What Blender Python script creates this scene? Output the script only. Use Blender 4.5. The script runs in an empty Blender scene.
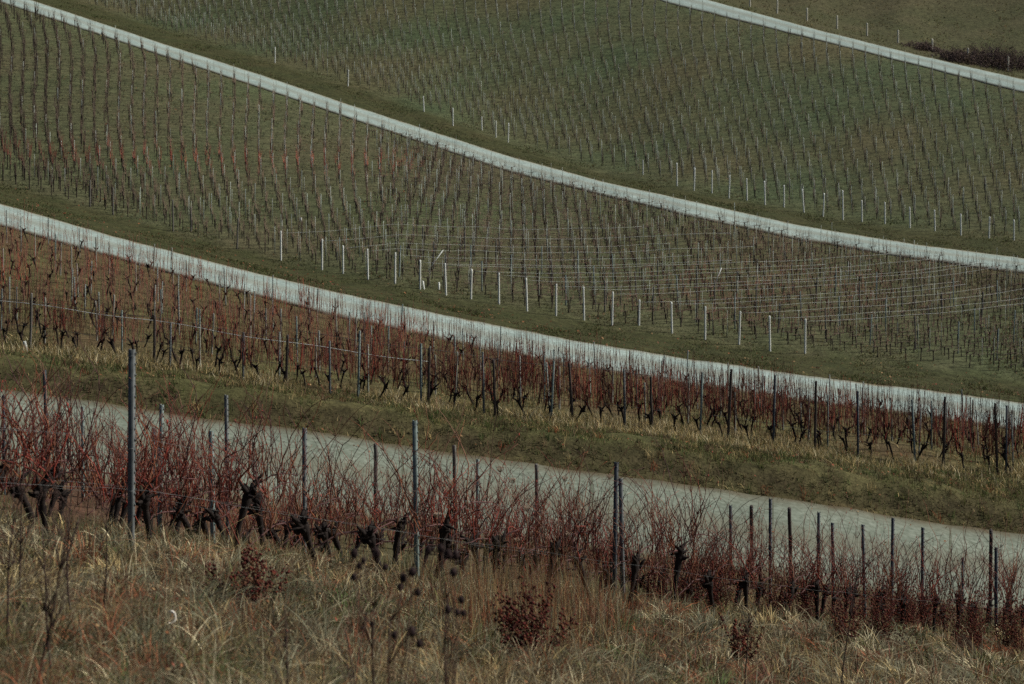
import bpy, math, random
import numpy as np

random.seed(7)
rng = np.random.default_rng(11)
SC = bpy.context.scene
COL = SC.collection
F = 1700.0        # focal length in pixels of a 1024 wide frame
YH = -120.0       # horizon row: the lens is shifted down, the camera is level
W, HGT = 1024, 684
rad = math.radians

# ------------------------------------------------------------------ helpers
def set_tags(o, label=None, cat=None, group=None, kind=None):
    if label: o['label'] = label
    if cat: o['category'] = cat
    if group: o['group'] = group
    if kind: o['kind'] = kind
    return o

def mesh_np(name, V, F4=None, F3=None, col=None, smooth=True):
    V = np.asarray(V, dtype=np.float32)
    me = bpy.data.meshes.new(name)
    n4 = 0 if F4 is None else len(F4)
    n3 = 0 if F3 is None else len(F3)
    me.vertices.add(len(V)); me.vertices.foreach_set('co', V.ravel())
    loops = []
    if n4: loops.append(np.asarray(F4, dtype=np.int32).ravel())
    if n3: loops.append(np.asarray(F3, dtype=np.int32).ravel())
    L = np.concatenate(loops)
    me.loops.add(len(L)); me.loops.foreach_set('vertex_index', L)
    starts = np.concatenate([np.arange(n4) * 4, n4 * 4 + np.arange(n3) * 3]).astype(np.int32)
    me.polygons.add(n4 + n3)
    me.polygons.foreach_set('loop_start', starts)
    if smooth: me.polygons.foreach_set('use_smooth', np.ones(n4 + n3, dtype=bool))
    if col is not None:
        a = me.color_attributes.new('tint', 'FLOAT_COLOR', 'POINT')
        c = np.ones((len(V), 4), dtype=np.float32); c[:, :3] = col
        a.data.foreach_set('color', c.ravel())
    me.update(calc_edges=True)
    return me

def link(name, me, mat=None, parent=None, loc=None):
    o = bpy.data.objects.new(name, me)
    COL.objects.link(o)
    if mat is not None and len(me.materials) == 0:
        for m in (mat if isinstance(mat, (list, tuple)) else [mat]): me.materials.append(m)
    if parent is not None: o.parent = parent
    if loc is not None: o.location = loc
    return o

def empty(name, loc, rz=0.0):
    o = bpy.data.objects.new(name, None)
    o.empty_display_size = 0.1
    COL.objects.link(o); o.location = loc; o.rotation_euler = (0, 0, rz)
    return o

def copy_tree(o, parent=None):
    c = o.copy(); COL.objects.link(c)
    if parent is not None: c.parent = parent
    for ch in list(o.children): copy_tree(ch, c)
    return c

class MB:
    """collects tubes / boxes / raw pieces, all numpy, builds ONE mesh"""
    def __init__(s): s.V = []; s.Q = []; s.T = []; s.C = []; s.n = 0
    def add(s, V, Q=None, T=None, c=(1, 1, 1)):
        V = np.asarray(V, dtype=np.float64)
        s.V.append(V); s.C.append(np.tile(np.asarray(c, dtype=np.float32), (len(V), 1)) if np.ndim(c) == 1 else np.asarray(c))
        if Q is not None and len(Q): s.Q.append(np.asarray(Q) + s.n)
        if T is not None and len(T): s.T.append(np.asarray(T) + s.n)
        s.n += len(V)
    def tube(s, P, R, k=5, c=(1, 1, 1), cap=True):
        P = np.asarray(P, dtype=np.float64); n = len(P)
        R = np.full(n, R) if np.ndim(R) == 0 else np.asarray(R, dtype=np.float64)
        tg = np.gradient(P, axis=0); tg /= np.linalg.norm(tg, axis=1)[:, None] + 1e-9
        ref = np.array([0.31, 0.95, 0.05]) if abs(tg[:, 1]).mean() < 0.85 else np.array([0.95, 0.1, 0.31])
        u = np.cross(tg, ref); u /= np.linalg.norm(u, axis=1)[:, None] + 1e-9
        v = np.cross(tg, u)
        a = np.arange(k) * 2 * math.pi / k
        V = P[:, None] + R[:, None, None] * (np.cos(a)[None, :, None] * u[:, None] + np.sin(a)[None, :, None] * v[:, None])
        V = V.reshape(-1, 3)
        i = np.arange(n - 1)[:, None] * k; j = np.arange(k)[None, :]; j2 = (j + 1) % k
        Q = np.stack([i + j, i + j2, i + k + j2, i + k + j], -1).reshape(-1, 4)
        T = None
        if cap:
            V = np.concatenate([V, P[[0]], P[[-1]]])
            jj = np.arange(k); jn = (jj + 1) % k
            T = np.concatenate([np.stack([jn, jj, np.full(k, n * k)], -1),
                                np.stack([(n - 1) * k + jj, (n - 1) * k + jn, np.full(k, n * k + 1)], -1)])
        s.add(V, Q, T, c)
    def box(s, x0, x1, y0, y1, z0, z1, c=(1, 1, 1)):
        V = [(x, y, z) for z in (z0, z1) for y in (y0, y1) for x in (x0, x1)]
        s.add(V, [(0, 2, 3, 1), (4, 5, 7, 6), (0, 1, 5, 4), (2, 6, 7, 3), (0, 4, 6, 2), (1, 3, 7, 5)], None, c)
    def blob(s, ctr, r, c=(1, 1, 1), jit=0.25, squash=(1, 1, 1)):
        d = np.array([(1,0,0),(-1,0,0),(0,1,0),(0,-1,0),(0,0,1),(0,0,-1)], float) * (1 + jit * (rng.random((6, 1)) - .5) * 2)
        s.add(np.asarray(ctr) + d * r * np.asarray(squash), None,
              [(0,2,4),(2,1,4),(1,3,4),(3,0,4),(2,0,5),(1,2,5),(3,1,5),(0,3,5)], c)
    def arrays(s):
        V = np.concatenate(s.V); Q = np.concatenate(s.Q) if s.Q else np.zeros((0, 4), int)
        T = np.concatenate(s.T) if s.T else np.zeros((0, 3), int)
        return V, Q, T, np.concatenate(s.C)
    def mesh(s, name, smooth=True):
        V, Q, T, C = s.arrays()
        return mesh_np(name, V, Q, T, C, smooth)
    def build(s, name, mat, parent=None, loc=None, smooth=True):
        return link(name, s.mesh(name, smooth), mat, parent, loc)

def scatter_merge(protos, pos, rot, scl, pick, tint=None):
    """merge many transformed copies of prototype arrays into one big set of arrays"""
    VV, QQ, TT, CC = [], [], [], []; n = 0
    for k, (V, Q, T, C) in enumerate(protos):
        idx = np.where(pick == k)[0]
        if not len(idx): continue
        c, s_ = np.cos(rot[idx]), np.sin(rot[idx]); sc = scl[idx]
        X = (V[None, :, 0] * c[:, None] - V[None, :, 1] * s_[:, None]) * sc[:, None] + pos[idx, 0][:, None]
        Y = (V[None, :, 0] * s_[:, None] + V[None, :, 1] * c[:, None]) * sc[:, None] + pos[idx, 1][:, None]
        Z = V[None, :, 2] * sc[:, None] + pos[idx, 2][:, None]
        VV.append(np.stack([X, Y, Z], -1).reshape(-1, 3))
        off = n + np.arange(len(idx)) * len(V)
        if len(Q): QQ.append((Q[None] + off[:, None, None]).reshape(-1, 4))
        if len(T): TT.append((T[None] + off[:, None, None]).reshape(-1, 3))
        cc = np.tile(C[None], (len(idx), 1, 1))
        if tint is not None: cc = cc * tint[idx][:, None, :]
        CC.append(cc.reshape(-1, 3)); n += len(V) * len(idx)
    return (np.concatenate(VV), np.concatenate(QQ) if QQ else None, np.concatenate(TT) if TT else None, np.concatenate(CC))

def wob(x, y, f, seed):
    """cheap smooth noise, about -1..1"""
    r = np.random.default_rng(seed); out = 0
    for k in range(7):
        a = r.random() * 6.283; ff = f * (0.6 + 1.3 * r.random()); ph = r.random() * 6.283
        out = out + np.sin((x * math.cos(a) + y * math.sin(a)) * ff + ph)
    return out / 3.0

# ------------------------------------------------------------------ materials
def nodes_of(name):
    m = bpy.data.materials.new(name); m.use_nodes = True
    nt = m.node_tree; b = nt.nodes['Principled BSDF']
    return m, nt, b

def mat_tint(name, rough=0.85, noise=6.0, amount=0.35, spec=0.25, bump=0.0, gain=1.0, transl=0.0, rnd=0.0):
    """colour comes from the mesh's tint attribute, broken up by noise"""
    m, nt, b = nodes_of(name); N = nt.nodes; L = nt.links
    at = N.new('ShaderNodeAttribute'); at.attribute_name = 'tint'
    tc = N.new('ShaderNodeTexCoord')
    no = N.new('ShaderNodeTexNoise'); no.inputs['Scale'].default_value = noise; no.inputs['Detail'].default_value = 6; no.inputs['Roughness'].default_value = .65
    L.new(tc.outputs['Object'], no.inputs['Vector'])
    mr = N.new('ShaderNodeMapRange'); mr.inputs[1].default_value = .25; mr.inputs[2].default_value = .75
    mr.inputs[3].default_value = gain * (1 - amount); mr.inputs[4].default_value = gain * (1 + amount)
    L.new(no.outputs['Fac'], mr.inputs[0])
    src = mr.outputs[0]
    if rnd:
        oi = N.new('ShaderNodeObjectInfo')
        m2 = N.new('ShaderNodeMapRange'); m2.inputs[3].default_value = 1 - rnd; m2.inputs[4].default_value = 1 + rnd
        L.new(oi.outputs['Random'], m2.inputs[0])
        mu = N.new('ShaderNodeMath'); mu.operation = 'MULTIPLY'
        L.new(src, mu.inputs[0]); L.new(m2.outputs[0], mu.inputs[1]); src = mu.outputs[0]
    vm = N.new('ShaderNodeVectorMath'); vm.operation = 'SCALE'
    L.new(at.outputs['Color'], vm.inputs[0]); L.new(src, vm.inputs['Scale'])
    L.new(vm.outputs[0], b.inputs['Base Color'])
    b.inputs['Roughness'].default_value = rough
    b.inputs['Specular IOR Level'].default_value = spec
    if bump:
        bn = N.new('ShaderNodeBump'); bn.inputs['Strength'].default_value = 1; bn.inputs['Distance'].default_value = bump
        L.new(no.outputs['Fac'], bn.inputs['Height']); L.new(bn.outputs[0], b.inputs['Normal'])
    if transl:
        tr = N.new('ShaderNodeBsdfTranslucent'); mx = N.new('ShaderNodeMixShader'); mx.inputs[0].default_value = transl
        L.new(vm.outputs[0], tr.inputs['Color']); L.new(b.outputs[0], mx.inputs[1]); L.new(tr.outputs[0], mx.inputs[2])
        L.new(mx.outputs[0], N['Material Output'].inputs['Surface'])
    return m

M_GROUND = mat_tint('ground_turf_and_soil', .95, 1.6, .55, .1, bump=.12)
# second finer noise on the ground
def refine_ground(m):
    nt = m.node_tree; N = nt.nodes; L = nt.links; b = N['Principled BSDF']
    src = b.inputs['Base Color'].links[0].from_socket
    tc = [n for n in N if n.type == 'TEX_COORD'][0]
    no = N.new('ShaderNodeTexNoise'); no.inputs['Scale'].default_value = 9; no.inputs['Detail'].default_value = 8; no.inputs['Roughness'].default_value = .75
    L.new(tc.outputs['Object'], no.inputs['Vector'])
    rp = N.new('ShaderNodeValToRGB'); e = rp.color_ramp.elements
    e[0].position = .32; e[0].color = (.45, .42, .36, 1); e[1].position = .68; e[1].color = (1.5, 1.5, 1.35, 1)
    L.new(no.outputs['Fac'], rp.inputs[0])
    mx = N.new('ShaderNodeMix'); mx.data_type = 'RGBA'; mx.blend_type = 'MULTIPLY'; mx.inputs[0].default_value = 1
    L.new(src, mx.inputs[6]); L.new(rp.outputs[0], mx.inputs[7]); L.new(mx.outputs[2], b.inputs['Base Color'])
refine_ground(M_GROUND)
M_GRASS = mat_tint('grass_blades', .8, 3.0, .2, .2, transl=.3)
M_CANE = mat_tint('red_brown_cane_bark', .7, 9, .3, .3, rnd=.35)
M_TRUNK = mat_tint('old_vine_bark', .95, 22, .6, .1, bump=.01)
M_WEED = mat_tint('dead_weed', .9, 14, .35, .1)
M_STEEL = mat_tint('galvanised_steel_post', .6, 14, .5, .25)
M_WOOD = mat_tint('weathered_wood_post', .9, 30, .45, .15, bump=.003)
M_WIRE = mat_tint('zinc_wire', .45, 5, .15, .5)
M_WHITE = mat_tint('dull_white_plastic', .6, 20, .15, .3)

def road_material(name='pale_concrete_road', gain=1.0):
    m, nt, b = nodes_of(name); N = nt.nodes; L = nt.links
    tc = N.new('ShaderNodeTexCoord')
    uv = N.new('ShaderNodeUVMap')
    no = N.new('ShaderNodeTexNoise'); no.inputs['Scale'].default_value = .35; no.inputs['Detail'].default_value = 9; no.inputs['Roughness'].default_value = .7
    L.new(tc.outputs['Object'], no.inputs['Vector'])
    rp = N.new('ShaderNodeValToRGB'); e = rp.color_ramp.elements
    e[0].position = .3; e[0].color = (.225, .295, .28, 1); e[1].position = .72; e[1].color = (.365, .455, .43, 1)
    L.new(no.outputs['Fac'], rp.inputs[0])
    n2 = N.new('ShaderNodeTexNoise'); n2.inputs['Scale'].default_value = 6; n2.inputs['Detail'].default_value = 6
    L.new(tc.outputs['Object'], n2.inputs['Vector'])
    r2 = N.new('ShaderNodeValToRGB'); e = r2.color_ramp.elements
    e[0].position = .35; e[0].color = (.62, .62, .58, 1); e[1].position = .7; e[1].color = (1.1, 1.06, 1.06, 1)
    L.new(n2.outputs['Fac'], r2.inputs[0])
    mx = N.new('ShaderNodeMix'); mx.data_type = 'RGBA'; mx.blend_type = 'MULTIPLY'; mx.inputs[0].default_value = 1
    L.new(rp.outputs[0], mx.inputs[6]); L.new(r2.outputs[0], mx.inputs[7])
    # slab joints across the road and worn wheel tracks, in the road's own uv (u metres along, v 0..1 across)
    sx = N.new('ShaderNodeSeparateXYZ'); L.new(uv.outputs[0], sx.inputs[0])
    mo = N.new('ShaderNodeMath'); mo.operation = 'FRACT'
    dv = N.new('ShaderNodeMath'); dv.operation = 'DIVIDE'; dv.inputs[1].default_value = 5.0
    L.new(sx.outputs[0], dv.inputs[0]); L.new(dv.outputs[0], mo.inputs[0])
    lt = N.new('ShaderNodeMath'); lt.operation = 'LESS_THAN'; lt.inputs[1].default_value = .012; L.new(mo.outputs[0], lt.inputs[0])
    m2 = N.new('ShaderNodeMix'); m2.data_type = 'RGBA'; m2.blend_type = 'MULTIPLY'
    m2.inputs[7].default_value = (.6, .58, .52, 1); L.new(lt.outputs[0], m2.inputs[0]); L.new(mx.outputs[2], m2.inputs[6])
    wt = N.new('ShaderNodeMath'); wt.operation = 'MULTIPLY'; wt.inputs[1].default_value = 12.566; L.new(sx.outputs[1], wt.inputs[0])
    wc = N.new('ShaderNodeMath'); wc.operation = 'COSINE'; L.new(wt.outputs[0], wc.inputs[0])
    wn = N.new('ShaderNodeTexNoise'); wn.inputs['Scale'].default_value = .6; wn.inputs['Detail'].default_value = 5; L.new(tc.outputs['Object'], wn.inputs['Vector'])
    wm = N.new('ShaderNodeMath'); wm.operation = 'MULTIPLY'; L.new(wc.outputs[0], wm.inputs[0]); L.new(wn.outputs['Fac'], wm.inputs[1])
    wr = N.new('ShaderNodeMapRange'); wr.inputs[1].default_value = -.3; wr.inputs[2].default_value = .45; wr.inputs[3].default_value = 0; wr.inputs[4].default_value = .55; L.new(wm.outputs[0], wr.inputs[0])
    mw = N.new('ShaderNodeMix'); mw.data_type = 'RGBA'; mw.inputs[7].default_value = (.20, .205, .165, 1); L.new(wr.outputs[0], mw.inputs[0]); L.new(m2.outputs[2], mw.inputs[6]); m2 = mw
    # dirt and moss creeping in from both edges
    ab = N.new('ShaderNodeMath'); ab.operation = 'SUBTRACT'; ab.inputs[1].default_value = .5; L.new(sx.outputs[1], ab.inputs[0])
    a2 = N.new('ShaderNodeMath'); a2.operation = 'ABSOLUTE'; L.new(ab.outputs[0], a2.inputs[0])
    n3 = N.new('ShaderNodeTexNoise'); n3.inputs['Scale'].default_value = 1.2; n3.inputs['Detail'].default_value = 6; L.new(tc.outputs['Object'], n3.inputs['Vector'])
    ad = N.new('ShaderNodeMath'); ad.operation = 'MULTIPLY_ADD'; ad.inputs[1].default_value = .22; L.new(n3.outputs['Fac'], ad.inputs[0]); L.new(a2.outputs[0], ad.inputs[2])
    mr = N.new('ShaderNodeMapRange'); mr.inputs[1].default_value = .53; mr.inputs[2].default_value = .62; L.new(ad.outputs[0], mr.inputs[0])
    m3 = N.new('ShaderNodeMix'); m3.data_type = 'RGBA'; m3.inputs[7].default_value = (.15, .13, .085, 1)
    L.new(mr.outputs[0], m3.inputs[0]); L.new(m2.outputs[2], m3.inputs[6])
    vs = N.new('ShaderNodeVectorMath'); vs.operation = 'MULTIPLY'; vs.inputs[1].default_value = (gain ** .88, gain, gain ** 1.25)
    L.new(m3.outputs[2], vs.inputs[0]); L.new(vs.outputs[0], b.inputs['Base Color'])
    b.inputs['Roughness'].default_value = .9; b.inputs['Specular IOR Level'].default_value = .2
    bn = N.new('ShaderNodeBump'); bn.inputs['Distance'].default_value = .01; L.new(n2.outputs['Fac'], bn.inputs['Height']); L.new(bn.outputs[0], b.inputs['Normal'])
    return m
M_ROAD = road_material(); M_ROAD_DARK = road_material('darker_grey_concrete_road', .54)  # first track: same concrete colour, multiplied darker and slightly warmer

# ------------------------------------------------------------------ terrain: surveyed lines across the valley
def line(pts):
    """pts: (px, value) -> function with the end slopes carried on outside the picture"""
    p = sorted(pts); x = [a for a, _ in p]; y = [b for _, b in p]
    s0 = (y[1] - y[0]) / (x[1] - x[0]); s1 = (y[-1] - y[-2]) / (x[-1] - x[-2])
    x = [x[0] - 500] + x + [x[-1] + 500]; y = [y[0] - 500 * s0 * .8] + y + [y[-1] + 500 * s1 * .8]
    return lambda q: np.interp(q, x, y)

PX = np.linspace(-500, 1524, 254)
def lin(ys, ds):
    y = line(ys)(PX); d = line(ds)(PX)
    return d, -(y - YH) / F * d
inv = lambda q: 1.0 / np.clip(.0578 - .0245 / 759 * (q - 131), .016, .075)
D1 = inv(PX)
y1 = line([(0, 549), (131, 551), (417, 587), (615, 608), (770, 625), (890, 634), (1024, 642)])(PX)
Z1 = -(y1 - YH) / F * D1
slope = np.interp(PX, [-500, 131, 890, 1524], [.29, .306, .388, .43])
D0 = D1 * .5; Z0 = -1.65 - (-(Z1 + 1.65) / D1) * D0 - .05
D3, Z3 = lin([(0,391),(66,400),(173,415),(300,432),(340,437),(473,458),(606,475),(684,486),(800,503),(896,518),(1024,536)], [(0,44),(512,46),(1024,48)])
D2 = D3 - np.interp(PX, [0, 1024], [6.2, 5.6]); Z2 = Z3 + .15
D4, Z4 = lin([(0,345),(65,353),(156,366),(289,388),(428,408),(496,417),(650,432),(727,441),(815,453),(996,473),(1024,476)], [(0,60),(200,57),(430,55),(1024,56)])
D5, Z5 = lin([(0,226),(116,258),(206,283),(340,317),(473,346),(572,366),(680,383),(817,403),(950,420),(1024,430)], [(0,95),(200,87),(400,81),(1024,76)])
D6, Z6 = lin([(0,204),(113,237),(233,268),(340,294),(456,318),(572,341),(684,359),(817,378),(950,394),(1024,404)], [(0,103),(200,94.5),(400,88),(1024,83)])
D7, Z7 = lin([(0,182),(90,208),(173,231),(281,260),(343,274),(395,284),(446,295),(499,304),(556,315),(612,325),(672,334),(739,344),(805,353),(900,365),(1024,380)], [(0,122),(200,110),(400,100),(800,95),(1024,93)])
D8, Z8 = lin([(0,2),(133,46),(266,90),(340,115),(506,171),(606,196),(684,215),(800,240),(916,259),(1024,274)], [(0,195),(340,160),(680,130),(1024,115)])
D9, Z9 = lin([(0,-9),(30,0),(166,45),(266,77),(340,102),(506,156),(606,183),(684,200),(800,226),(916,245),(1024,259)], [(0,204),(340,168),(680,137),(1024,122)])
D10, Z10 = lin([(0,-25),(136,21),(275,63),(348,86),(424,111),(508,143),(600,172),(694,191),(765,205),(843,219),(900,227),(1024,241)], [(0,222),(340,180),(508,163),(694,146),(885,136),(1024,131)])
D11, Z11 = lin([(0,-180),(340,-86),(684,7),(817,40),(950,74),(1024,93)], [(0,300),(340,255),(684,215),(1024,178)])
D12, Z12 = lin([(0,-192),(340,-98),(684,-6),(707,0),(817,30),(916,55),(1024,80)], [(0,309),(340,263),(684,222),(1024,184)])
D13, Z13 = lin([(0,-200),(340,-106),(750,7),(777,14),(807,20.5),(837,29),(867,36),(898,42),(932,51),(968,61),(1008,71),(1024,75)], [(0,318),(340,272),(750,222),(1024,193)])
D14 = D13 + 140; Z14 = Z13 + 38
D15 = np.full_like(PX, 1100.0); Z15 = np.full_like(PX, 260.0)
LD = np.stack([D0, D1, D2, D3, D4, D5, D6, D7, D8, D9, D10, D11, D12, D13, D14, D15])
LZ = np.stack([Z0, Z1, Z2, Z3, Z4, Z5, Z6, Z7, Z8, Z9, Z10, Z11, Z12, Z13, Z14, Z15])
LD = np.maximum.accumulate(LD + np.arange(16)[:, None] * 1e-3, axis=0)

def pchip(x, y, q):
    h = np.diff(x); dl = np.diff(y) / h; n = len(x); d = np.zeros(n)
    for i in range(1, n - 1):
        if dl[i-1] * dl[i] > 0:
            w1 = 2*h[i] + h[i-1]; w2 = h[i] + 2*h[i-1]
            d[i] = (w1 + w2) / (w1/dl[i-1] + w2/dl[i])
    d[0] = dl[0]; d[-1] = dl[-1]
    k = np.clip(np.searchsorted(x, q) - 1, 0, n - 2); t = (q - x[k]) / h[k]
    return ((2*t**3 - 3*t**2 + 1)*y[k] + (t**3 - 2*t**2 + t)*h[k]*d[k] + (-2*t**3 + 3*t**2)*y[k+1] + (t**3 - t**2)*h[k]*d[k+1])
LOGD = np.linspace(math.log(4), math.log(1000), 1600)
DG = np.exp(LOGD)
TAB = np.empty((len(PX), len(DG)))
for i in range(len(PX)):
    x = np.concatenate([[0.0], LD[:, i]]); y = np.concatenate([[-1.65], LZ[:, i]])
    TAB[i] = pchip(x, y, DG)

def ground_z(X, Y):
    X = np.asarray(X, float); Y = np.asarray(Y, float)
    D = np.maximum(Y, 4.0)
    q = np.clip(512 + F * X / np.maximum(Y, 7.0), PX[0] + 1, PX[-1] - 1)
    fi = (q - PX[0]) / (PX[1] - PX[0]); i = np.clip(fi.astype(int), 0, len(PX) - 2); a = fi - i
    fj = (np.log(np.minimum(D, 990)) - LOGD[0]) / (LOGD[1] - LOGD[0]); j = np.clip(fj.astype(int), 0, len(DG) - 2); b = fj - j
    z = (TAB[i, j]*(1-a)*(1-b) + TAB[i+1, j]*a*(1-b) + TAB[i, j+1]*(1-a)*b + TAB[i+1, j+1]*a*b)
    e = Y - np.interp(q, PX, LD[3])
    z = z + (.60 + .03 * np.sin(X * 1.7) + .03 * np.sin(X * 4.1 + 1)) * np.clip((e - .12) / .9, 0, 1) ** .8 * np.clip((7.5 - e) / 6.0, 0, 1)
    return np.where(Y < 4, z + (4 - Y) * .28, z)
def Lf(k):
    return lambda q: np.interp(q, PX, LD[k])
def to_world(q, D):
    X = (np.asarray(q, float) - 512) / F * D
    return X, D + 0 * X
def gp(px, D):
    X, Y = (px - 512) / F * D, D
    return np.array([X, Y, float(ground_z(X, Y))])
def at_ground(px, py, d0, d1):
    """the ground point seen at a pixel between two distances"""
    D = np.linspace(d0, d1, 500); X = (px - 512) / F * D
    y = YH - F * ground_z(X, D) / D
    k = int(np.argmin(np.abs(y - py)))
    return np.array([X[k], D[k], float(ground_z(X[k], D[k]))])
def px_of(P): return 512 + F * P[0] / P[1], YH - F * P[2] / P[1]

# ground sheet
def build_ground():
    ds = np.concatenate([np.linspace(-40, 4, 24)[:-1], np.exp(np.linspace(math.log(4), math.log(330), 760)), np.linspace(340, 1050, 30)])
    ss = np.linspace(-.62, .62, 300)
    Dm, Sm = np.meshgrid(ds, ss, indexing='ij')
    X = Sm * (np.maximum(Dm, 0) + 25); Y = Dm
    Z = ground_z(X, Y)
    q = np.clip(512 + F * X / np.maximum(Y, 7), PX[0], PX[-1])
    zone = [np.interp(q, PX, LD[k]) for k in range(16)]
    # small relief, kept off the roads
    onroad = np.zeros_like(Z)
    for a, b in ((2, 3), (5, 6), (8, 9), (11, 12)):
        onroad = np.maximum(onroad, ((Y > zone[a] - .8) & (Y < zone[b] + .8)).astype(float))
    Z = Z + (1 - onroad) * (wob(X, Y, .9, 3) * .05 + wob(X, Y, 2.4, 4) * .025) * np.clip(Y / 30, .3, 1)
    Z = Z - onroad * .03
    n1 = wob(X, Y, .25, 5) * .5; n2 = wob(X, Y, .7, 6) * .5; n3 = wob(X, Y, 1.7, 8) * .5
    def mixc(c1, c2, t):
        t = np.clip(t, 0, 1)[..., None]; return np.array(c1) * (1 - t) + np.array(c2) * t
    fore = mixc((.038, .032, .020), (.060, .038, .024), .5 + n2)
    slope1 = mixc((.060, .055, .032), (.080, .045, .032), .5 + n2)
    bank = mixc((.055, .057, .024), (.085, .075, .036), .4 + n2 * .6 + n3 * .4)
    f2 = mixc((.078, .074, .034), (.085, .062, .035), .5 + n2)
    verge = mixc((.036, .041, .017), (.050, .047, .022), .4 + n2 * .5 + n3 * .5)
    f3 = mixc((.066, .080, .042), (.080, .074, .044), .5 + n1 * .6 + n3 * .3)
    f4 = mixc((.055, .075, .040), (.080, .074, .041), .5 + n1 * .7 + n3 * .25)
    mead = mixc((.052, .056, .027), (.070, .064, .036), .5 + n1 * .5 + n2 * .5)
    C = fore
    def put(k, newc, soft):
        nonlocal C
        t = np.clip((Y - zone[k]) / soft + .5 + n3 * .4, 0, 1)[..., None]
        C = C * (1 - t) + newc * t
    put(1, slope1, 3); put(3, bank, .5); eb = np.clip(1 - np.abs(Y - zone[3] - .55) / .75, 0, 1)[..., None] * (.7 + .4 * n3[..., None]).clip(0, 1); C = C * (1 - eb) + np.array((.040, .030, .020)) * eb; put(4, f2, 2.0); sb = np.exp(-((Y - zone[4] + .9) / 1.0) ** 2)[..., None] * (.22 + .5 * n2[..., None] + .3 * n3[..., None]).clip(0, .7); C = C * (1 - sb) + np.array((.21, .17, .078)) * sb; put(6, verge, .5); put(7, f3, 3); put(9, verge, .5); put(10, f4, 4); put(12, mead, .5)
    n_r, n_c = Z.shape
    V = np.stack([X, Y, Z], -1).reshape(-1, 3)
    i = np.arange(n_r - 1)[:, None] * n_c; j = np.arange(n_c - 1)[None, :]
    Q = np.stack([i + j, i + j + 1, i + n_c + j + 1, i + n_c + j], -1).reshape(-1, 4)
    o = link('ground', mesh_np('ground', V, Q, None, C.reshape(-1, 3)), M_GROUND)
    set_tags(o, 'grassy hillside ground sloping down under all the vineyard blocks', 'ground', None, 'structure')
build_ground()

def build_road(ka, kb, label, mat=None):
    qs = np.linspace(-420, 1440, 380)
    na = 9
    da, db = np.interp(qs, PX, LD[ka]), np.interp(qs, PX, LD[kb])
    ts = np.linspace(0, 1, na)
    rag = wob(qs * .05, qs * 0, 3.0, 20 + ka) * .12
    rag2 = wob(qs * .05, qs * 0, 3.0, 40 + ka) * .12
    D = (da + rag)[:, None] * (1 - ts) + (db + rag2)[:, None] * ts
    X = (qs[:, None] - 512) / F * D
    Z = ground_z(X, D) + .045 + .05 * (1 - (2 * ts - 1)**2)[None, :]
    Zs = Z.copy(); V = np.stack([X, D, Z], -1)
    skirtA = V[:, 0].copy(); skirtA[:, 2] -= .3; skirtB = V[:, -1].copy(); skirtB[:, 2] -= .3
    skirtA[:, 1] -= .12; skirtB[:, 1] += .12
    V = np.concatenate([skirtA[:, None], V, skirtB[:, None]], 1); n, m = V.shape[:2]
    mid = V[:, m // 2]; u = np.concatenate([[0], np.cumsum(np.linalg.norm(np.diff(mid, axis=0), axis=1))])
    i = np.arange(n - 1)[:, None] * m; j = np.arange(m - 1)[None, :]
    Q = np.stack([i + j, i + m + j, i + m + j + 1, i + j + 1], -1).reshape(-1, 4)[:, ::-1]
    me = mesh_np('road', V.reshape(-1, 3), Q)
    uvl = me.uv_layers.new(name='UVMap')
    vv = np.concatenate([[0], ts, [1]]); UV = np.stack(np.broadcast_arrays(u[:, None], vv[None, :]), -1).reshape(-1, 2)
    uvl.data.foreach_set('uv', UV[Q.ravel()].astype(np.float32).ravel())
    set_tags(link('road', me, mat or M_ROAD), label, 'road', None, 'structure')
build_road(2, 3, 'pale concrete track just below the nearest red vine row', M_ROAD_DARK)
build_road(5, 6, 'pale concrete track between the red vine block and the white end posts')
build_road(8, 9, 'long pale concrete track crossing the picture above the wired vine block')
build_road(11, 12, 'short pale concrete track below the meadow in the upper right')

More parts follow.
